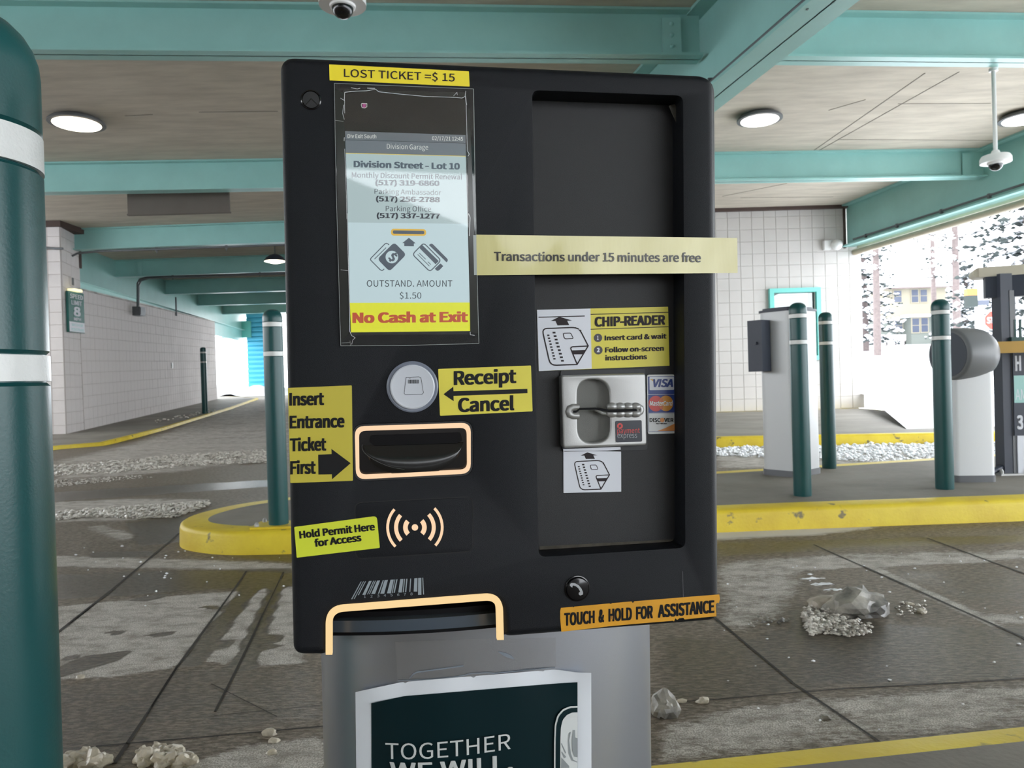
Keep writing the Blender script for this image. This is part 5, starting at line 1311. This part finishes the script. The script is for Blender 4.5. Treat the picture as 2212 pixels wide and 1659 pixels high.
def card_icon(f, sc_, par, h):
    def zz(pts): return [f(x, y) for x, y in pts]
    ol = rq(zz([(190, 430), (640, 412), (690, 440), (803, 658), (655, 905), (300, 918)]), [11 * sc_, 11 * sc_, 9 * sc_, .2, .2, 13 * sc_], 4)
    fold = rq(zz([(800, 660), (560, 672), (655, 900)]), [0, 7 * sc_, 0], 4)
    sh = [stroke(ol, 2.7 * sc_, True), stroke(fold, 2.6 * sc_)[0], zz([(580, 718), (772, 712), (728, 770), (605, 772)]),
          stroke(rq(zz([(468, 492), (572, 488), (606, 562), (490, 565)]), 3 * sc_, 3), 1.6 * sc_, True),
          zz([(303, 328), (420, 272), (592, 322), (524, 325), (551, 383), (395, 387), (368, 327)])]
    for i in range(9):
        x, y = 272 + i * 10.2, 518 + i * 39; sh.append(zz([(x - 15, y - 9), (x + 15, y - 10), (x + 17, y + 9), (x - 13, y + 10)]))
        x, y = 349 + i * 13.9, 482 + i * 46.7; sh.append(zz([(x - 20, y - 11), (x + 18, y - 12), (x + 21, y + 11), (x - 17, y + 12)]))
    flat('card_symbol', sh, h, m_inkb, par)
card_icon(z5, 1.0, s, hq_); flat('rule', [stroke([z5(143, 278), z5(757, 262)], 2.0)[0]], hq_, m_inkb, s)
s = sticker('card_symbol_sticker', [z6(440, 1047), z6(1153, 1062), z6(1155, 1556), z6(442, 1572)], m_swhite, h=hr, hb=-.024, r=.5, label='small white sticker with a bank card symbol below the card slot')
card_icon(lambda x, y: z6(.7156 * x + 436, .7176 * y + 875.6), .77, s, hr + .0002)
s = sticker('torn_strip', [z6(438, 1030), z6(1145, 1002), z6(1150, 1036), z6(985, 1048), z6(440, 1055)], m_swhite, h=-.0200, r=.2)
# card brand sticker
s = sticker('card_brands_sticker', [z6(1473, 112), z6(1815, 107), z6(1833, 835), z6(1484, 847)], mat('brand_white', (.62, .63, .63), .35), h=hr, hb=-.024, r=5, label='white sticker with three card logos right of the card slot')
m_nav = mat('card_navy', (.02, .045, .22), .4)
flat('visa_panel', [zpx(z6, [(1486, 134), (1812, 131), (1814, 350), (1490, 352)])], hq_, m_nav, s)
flat('visa_field', [rq(zpx(z6, [(1503, 138), (1806, 136), (1808, 298), (1506, 302)]), 2)], hq_ + .0001, m_swhite, s)
txt('VISA', z6(1548, 262), z6(1795, 260), 16.3, m_nav, s, hq_ + .0002, .018, shear=.22)
flat('visa_flick', [zpx(z6, [(1510, 166), (1556, 166), (1560, 205), (1545, 190)])], hq_ + .0002, mat('visa_gold', (.62, .36, .06), .4), s)
flat('card_panel', [zpx(z6, [(1489, 358), (1811, 356), (1813, 578), (1492, 582)])], hq_, m_nav, s)
flat('red_disc', [circ(*z6(1582, 468), 15.6, ry=17)], hq_ + .0001, mat('mc_red', (.58, .05, .045), .4), s); flat('amber_disc', [circ(*z6(1708, 465), 15.6, ry=17)], hq_ + .0002, mat('mc_amber', (.62, .26, .03), .4), s)
flat('red_disc', [zpx(z6, [(1628, yy), (1672, yy), (1672, yy + 7), (1628, yy + 7)]) for yy in (408, 424, 438, 500, 514, 528)], hq_ + .0003, MATS['mc_red'], s)
txt('MasterCard', z6(1506, 493), z6(1792, 491), 9.6, mat('print_white', (.75, .75, .75), .4), s, hq_ + .0004, .012, shear=.2)
flat('discover_rim', [stroke(zpx(z6, [(1491, 588), (1812, 586), (1820, 806), (1494, 812)]), .7, True)], hq_, m_nav, s)
txt('DISC', z6(1506, 694), z6(1640, 694), 8.2, m_ink, s, hq_, .01); txt('VER', z6(1685, 694), z6(1800, 694), 8.2, m_ink, s, hq_, .01); txt('NETWORK', z6(1590, 723), z6(1722, 722), 2.6, m_ink, s, hq_, .01)
m_dor = mat('discover_orange', (.62, .24, .06), .4); flat('orange_disc', [circ(*z6(1662, 671), 4.9)], hq_, m_dor, s); flat('orange_corner', [zpx(z6, [(1600, 808), (1700, 770), (1818, 714), (1820, 804)])], hq_, m_dor, s)

# --- cast card reader
cr_o = rq(zpx(z6, [(415, 120), (1460, 92), (1474, 985), (438, 1020)]), 7)
cr_i = rq(zpx(z6, [(612, 172), (1008, 168), (1020, 948), (620, 955)]), [32, 34, 34, 32], 7)
bdg = rq(zpx(z6, [(1084, 682), (1408, 672), (1414, 938), (1090, 948)]), 3.5)
CRD = solid('card_reader', [cr_o, cr_i], -.0235, -.0115, m_cast, bev=.0018, href=-.0115)
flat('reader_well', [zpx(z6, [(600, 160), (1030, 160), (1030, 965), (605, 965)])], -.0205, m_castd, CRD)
# curved right side of the well
mb = MB()
for i in range(9):
    t = i / 8; px = 860 + t * 150; zz = -.0205 + .008 * (1 - math.cos(t * math.pi / 2))
    for yy in (190, 940): p = ml(*z6(px, yy), zz); mb.v.append(tuple(p))
for i in range(8): mb.f.append((i * 2, i * 2 + 1, i * 2 + 3, i * 2 + 2)); mb.mi.append(0)
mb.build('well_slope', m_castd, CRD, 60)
hs = -.0100
slot = zpx(z6, [(560, 556), (600, 552), (640, 522), (830, 516), (900, 524), (1000, 540), (1345, 532), (1350, 562), (1100, 574), (1000, 574), (900, 556), (830, 542), (640, 548), (600, 580), (560, 582)])
flat('card_slot', [slot], hs + .004, m_blackm, CRD)
def ridge(pts, r, rz_, nm='finger_ridge'):
    mb = MB(); mb.tube([ml(*z6(x, y), -.0112) + V((0, 0, rz_)) for x, y in pts], r, 12); return mb.build(nm, m_cast, CRD, 60)
ridge([(1010, 590), (1150, 590), (1280, 588), (1370, 575)], .0028, 0, 'slot_rail'); ridge([(1010, 510), (1150, 508), (1280, 505), (1370, 505)], .0028, 0, 'slot_rail')
for i in range(4):
    for yy in (505, 590):
        p = ml(*z6(1040 + i * 98, yy), -.0112); MB().lathe([(.0038 * math.cos(t), .0042 * math.sin(t)) for t in [j * math.pi / 12 for j in range(6)]] + [(.0002, .0043)], 16, p, sx=1.35, sy=.95).build('finger_ridge', m_cast, CRD, 70)
ridge([(1370, 505), (1398, 522), (1402, 548), (1395, 572), (1370, 585)], .0026, 0, 'slot_rail')
ridge([(630, 515), (560, 512), (518, 530), (505, 565), (518, 602), (560, 618), (630, 618)], .0031, 0, 'slot_rail')
ridge([(850, 540), (930, 585), (1010, 598)], .0018, -.002, 'slot_rail')
B_ = solid('payment_badge', [bdg], -.0117, -.0109, mat('badge_navy', (.012, .016, .028), .3), CRD, href=-.0109)
m_bred = mat('badge_red', (.55, .05, .045), .4); hb_ = -.0107
txt('payment', z6(1105, 835), z6(1385, 829), 11.2, m_bred, B_, hb_, 0); txt('express', z6(1108, 892), z6(1350, 890), 11.2, mat('badge_grey', (.30, .32, .34), .4), B_, hb_, 0)
flat('badge_logo', [[circ(*z6(1139, 745), 6.3), circ(*z6(1139, 745), 2.6, 14)[::-1]]], hb_, m_bred, B_); flat('badge_logo', [zpx(z6, [(1118, 775), (1150, 722), (1160, 712), (1128, 768)])], hb_ + .0001, MATS['badge_navy'], B_)
solid('reader_frame', [rq(zpx(z6, [(405, 60), (1450, 40), (1480, 1040), (430, 1062)]), 6)], -.0238, -.0222, mat('frame_black', (.012, .013, .016), .5), href=-.0222)

# --- pale laminated strip across the recess, sticking out past the right side
q0, q1, q2, q3 = (1029, 507), (1592.5, 514), (1593.5, 589.5), (1030, 594.5)
nx_, ny_ = 90, 10
def lamz(u, v): return .0022 + .0005 * math.sin(u * 19) * (.3 + u) + .00012 * math.sin(u * 47 + v * 5) * (.4 + u)
mb = MB()
for side in (0, 1):
    for j in range(ny_ + 1):
        for i in range(nx_ + 1):
            u, v = i / nx_, j / ny_; px = (q0[0] * (1 - u) + q1[0] * u) * (1 - v) + (q3[0] * (1 - u) + q2[0] * u) * v; py = (q0[1] * (1 - u) + q1[1] * u) * (1 - v) + (q3[1] * (1 - u) + q2[1] * u) * v
            z = lamz(u, v) - side * .0004; p = ml(px, py, z); mb.v.append((p.x, p.y, z))
N1 = (nx_ + 1) * (ny_ + 1)
for j in range(ny_):
    for i in range(nx_):
        a_ = j * (nx_ + 1) + i; mb.f.append((a_, a_ + nx_ + 1, a_ + nx_ + 2, a_ + 1)); mb.f.append((N1 + a_, N1 + a_ + 1, N1 + a_ + nx_ + 2, N1 + a_ + nx_ + 1)); mb.mi += [0, 0]
s = mb.build('free_minutes_strip', m_lam, T, 80); tag(s, 'pale yellow laminated strip reading Transactions under 15 minutes are free')
xl_, xr_ = ml(*q0).x, ml(*q1).x
yt_, yb_ = ml(1300, 510.5).y, ml(1300, 592).y
def lamw(c):
    u = (c[0] - xl_) / (xr_ - xl_); v = min(1, max(0, (yt_ - c[1]) / (yt_ - yb_))); return (c[0], c[1], lamz(u, v) + .00045)
zz_ = .0022; a_, b_ = ml(1067, 563.5, zz_), ml(1514, 566, zz_)
lettering('Transactions under 15 minutes are free', a_, b_, 18.5 * PXM, (0, 1, 0), mat('laminate_ink', (.02, .018, .015), .5, coat=.3), s, .010, 0, 'cjk', warp=lamw)
flat('clear_margin', [[(1022, 508), (1029, 508), (1030, 594), (1024, 594)]], .0024, edge, s)

# --- pedestal
pcx = ml(1053, 1500, -.05).x; hwid = (ml(1415, 1500, -.1).x - ml(692, 1500, -.1).x) / 2; pcx = (ml(1415, 1500, -.1).x + ml(692, 1500, -.1).x) / 2
def zp(x):
    t = max(-1, min(1, (x - pcx) / hwid)); return -.118 + .078 * (1 - abs(t) ** 2.6) ** .6
ptop = ml(1050, 1290, -.1).y
prof = [(pcx + hwid * math.sin(t), zp(pcx + hwid * math.sin(t))) for t in [(-1 + 2 * i / 40) * math.pi / 2 for i in range(41)]]
prof += [(pcx + hwid, -.16), (pcx + hwid * .8, -.25), (pcx - hwid * .8, -.25), (pcx - hwid, -.16)]
mb = MB(); n = len(prof)
for y in (.045, ptop): mb.v += [(x, y, z) for x, z in prof]
for i in range(n): mb.f.append((i, (i + 1) % n, n + (i + 1) % n, n + i)); mb.mi.append(0)
tri = tessellate_polygon([[V((x, z, 0)) for x, z in prof]]); mb.f += [tuple(n + t for t in f) for f in tri]; mb.mi += [0] * len(tri)
PED = mb.build('pedestal', m_silver, T, 40)
mb = MB()
for y in (0, .045): mb.v += [(pcx + (x - pcx) * 1.03, y, z * 1.0 + .003) for x, z in prof]
for i in range(n): mb.f.append((i, (i + 1) % n, n + (i + 1) % n, n + i)); mb.mi.append(0)
mb.build('plinth', m_grey, T, 40)
def mlz(px, py, zf, eps):
    h = -.05
    for _ in range(6): p = ml(px, py, h); h = zf(p.x) + eps
    return V((p.x, p.y, h))
def dense(loop, step=14):
    out = []
    for i in range(len(loop)):
        a_, b_ = V(loop[i]), V(loop[(i + 1) % len(loop)]); k_ = max(1, int((b_ - a_).length / step))
        out += [tuple(a_.lerp(b_, j / k_)) for j in range(k_)]
    return out
def sheet(name, top, bot, eps, m, parent, lift=None, nx=40, ny=30):
    """a sheet following the pedestal: top/bot = polylines (px) sampled across"""
    def smp(pl, u):
        L_ = pl[0][0] + (pl[-1][0] - pl[0][0]) * u
        for (x0, y0), (x1, y1) in zip(pl, pl[1:]):
            if L_ <= x1 + 1e-6: return (L_, y0 + (y1 - y0) * ((L_ - x0) / max(1e-6, x1 - x0)))
        return pl[-1]
    mb = MB()
    for j in range(ny + 1):
        for i in range(nx + 1):
            u, v = i / nx, j / ny; t, b_ = smp(top, u), smp(bot, u); px, py = t[0] + (b_[0] - t[0]) * v, t[1] + (b_[1] - t[1]) * v
            p = mlz(px, py, zp, eps + (lift(u, v) if lift else 0)); mb.v.append(tuple(p))
    for j in range(ny):
        for i in range(nx):
            a_ = j * (nx + 1) + i; mb.f.append((a_, a_ + nx + 1, a_ + nx + 2, a_ + 1)); mb.mi.append(0)
    return mb.build(name, m, parent, 60)
def lift(u, v):
    k_ = math.exp(-v * 9); return .0005 + k_ * (.006 * max(0, (u - .84) / .16) + .007 * max(0, (.2 - u) / .2)) + .004 * max(0, (u - .93) / .07) * (1 - v * .3) + .0012 * k_ * math.sin(u * 22)
ptp = zpx(z8, [(255, 335), (545, 272), (1515, 192), (1650, 212), (1738, 213)]); pbt = [(772, 1900), (1280, 1900)]
pbt = [(772, 1860), (870, 1862), (1201, 1862), (1247, 1862), (1278, 1860)]
PO = sheet('poster', ptp, pbt, .0006, m_paper, PED, lift, 44, 60); tag(PO, 'white-bordered dark green poster reading TOGETHER WE WILL on the pedestal')
itp = zpx(z8, [(355, 405), (560, 361), (1530, 280), (1652, 273)]); ibt = [(803, 1820), (870, 1820), (1200, 1820), (1248, 1820)]
def lift2(u, v):
    uu = .067 + u * .875; vv = v * .93 + .06; return lift(uu, vv) + .0008
DG = sheet('poster', itp, ibt, .0006, m_pgreen, PED, lift2, 44, 60); DG.name = 'poster_print'
EP = .0042
def zpe(x): return zp(x)
def ptxt(s_, A, B, H, m, bold, par=PED):
    a_, b_ = mlz(*A, zp, EP), mlz(*B, zp, EP); mid = ((A[0] + B[0]) / 2, (A[1] + B[1]) / 2); p, q = mlz(*mid, zp, EP), mlz(mid[0], mid[1] - H, zp, EP)
    return lettering(s_, a_, b_, (q - p).length, (0, 1, 0), m, par, bold, warp=lambda c: (c[0], c[1], zp(c[0]) + EP))
ptxt('TOGETHER', z8(445, 753), z8(1232, 692), 34, mat('poster_white', (.55, .57, .57), .5), 0, DG)
ptxt('WE WILL.', z8(472, 874), z8(1246, 820), 34, MATS['poster_white'], .010, DG)
def pflat(name, shapes, m, e=0.0): return flat(name, [[dense(l, 10) for l in (sh if isinstance(sh[0][0], (tuple, list)) else [sh])] for sh in shapes], EP + e, m, DG, zp)
sh_o = rq(zpx(z8, [(1652, 422), (1605, 424), (1560, 442), (1526, 480), (1509, 540), (1505, 640), (1503, 1100), (1652, 1100)]), [0, 2, 4, 5, 5, 5, 0, 0])
sh_m = rq(zpx(z8, [(1652, 433), (1608, 435), (1566, 452), (1535, 488), (1519, 545), (1515, 640), (1513, 1100), (1652, 1100)]), [0, 2, 4, 5, 5, 5, 0, 0])
sh_i = rq(zpx(z8, [(1652, 462), (1620, 463), (1585, 478), (1558, 510), (1547, 560), (1544, 640), (1542, 1100), (1652, 1100)]), [0, 2, 4, 5, 5, 5, 0, 0])
pflat('shield_outline', [sh_o], MATS['poster_white']); pflat('shield_band', [sh_m], m_pgreen, .0002); pflat('shield_field', [sh_i], MATS['poster_white'], .0004)
m_hg2 = mat('emblem_grey', (.22, .24, .25), .5)
pflat('emblem', [zpx(z8, [(1600, 590), (1610, 585), (1600, 640), (1610, 720), (1625, 760), (1650, 772), (1650, 778), (1615, 765), (1596, 720), (1592, 640)]),
                 zpx(z8, [(1624, 575), (1636, 573), (1638, 620), (1652, 625), (1652, 745), (1630, 740), (1618, 700), (1616, 640)]),
                 zpx(z8, [(1548, 660), (1552, 655), (1580, 715), (1575, 722)]), zpx(z8, [(1549, 712), (1553, 708), (1580, 742), (1572, 750), (1566, 748)]),
                 zpx(z8, [(1550, 745), (1600, 800), (1600, 812), (1548, 812)])], m_hg2, .0006)
# strip of clear tape and its ragged lower edge
sheet('clear_tape', zpx(z8, [(505, 20), (1000, 0), (1515, -8)]), zpx(z8, [(520, 262), (1000, 235), (1515, 180)]), .0004, m_tape, PED, None, 30, 6)
m_res = mat('tape_residue', (.20, .23, .27), .35)
def rs(pts, wd): return [dense(l, 12) for l in stroke(zpx(z8, pts), wd)]
flat('tape_residue', rs([(598, 246), (620, 222), (640, 210), (760, 194), (935, 170)], 3.0) + [dense(zpx(z8, [(1150, 80), (1165, 80), (1210, 92), (1240, 108), (1255, 128), (1215, 120), (1180, 102)]))] +
     rs([(525, 262), (700, 258), (830, 246), (900, 238), (985, 218), (1105, 212), (1120, 218), (1340, 194), (1510, 180)], 2.2), .0012, m_res, PED, zp)
# ---------------------------------------------------------------- dark gabled wall added behind the camera to shape the display's reflection
wb = tag(empty('wall_back_added'), kind='structure')
m_far = mat('dark_added_wall', (.07, .065, .06), .9)
mb = MB(); pr = [(-16, 0), (9, 0), (9, 2.4), (4.5, 4.1), (-3, 6.8), (-16, 6.8)]; n = len(pr)
mb.add([(x, -17, z) for x, z in pr] + [(x, -17.4, z) for x, z in pr], [tuple(range(n)), tuple(range(2 * n - 1, n - 1, -1))] + [(i, (i + 1) % n, n + (i + 1) % n, n + i) for i in range(n)])
mb.build('wall_face', m_far, wb)
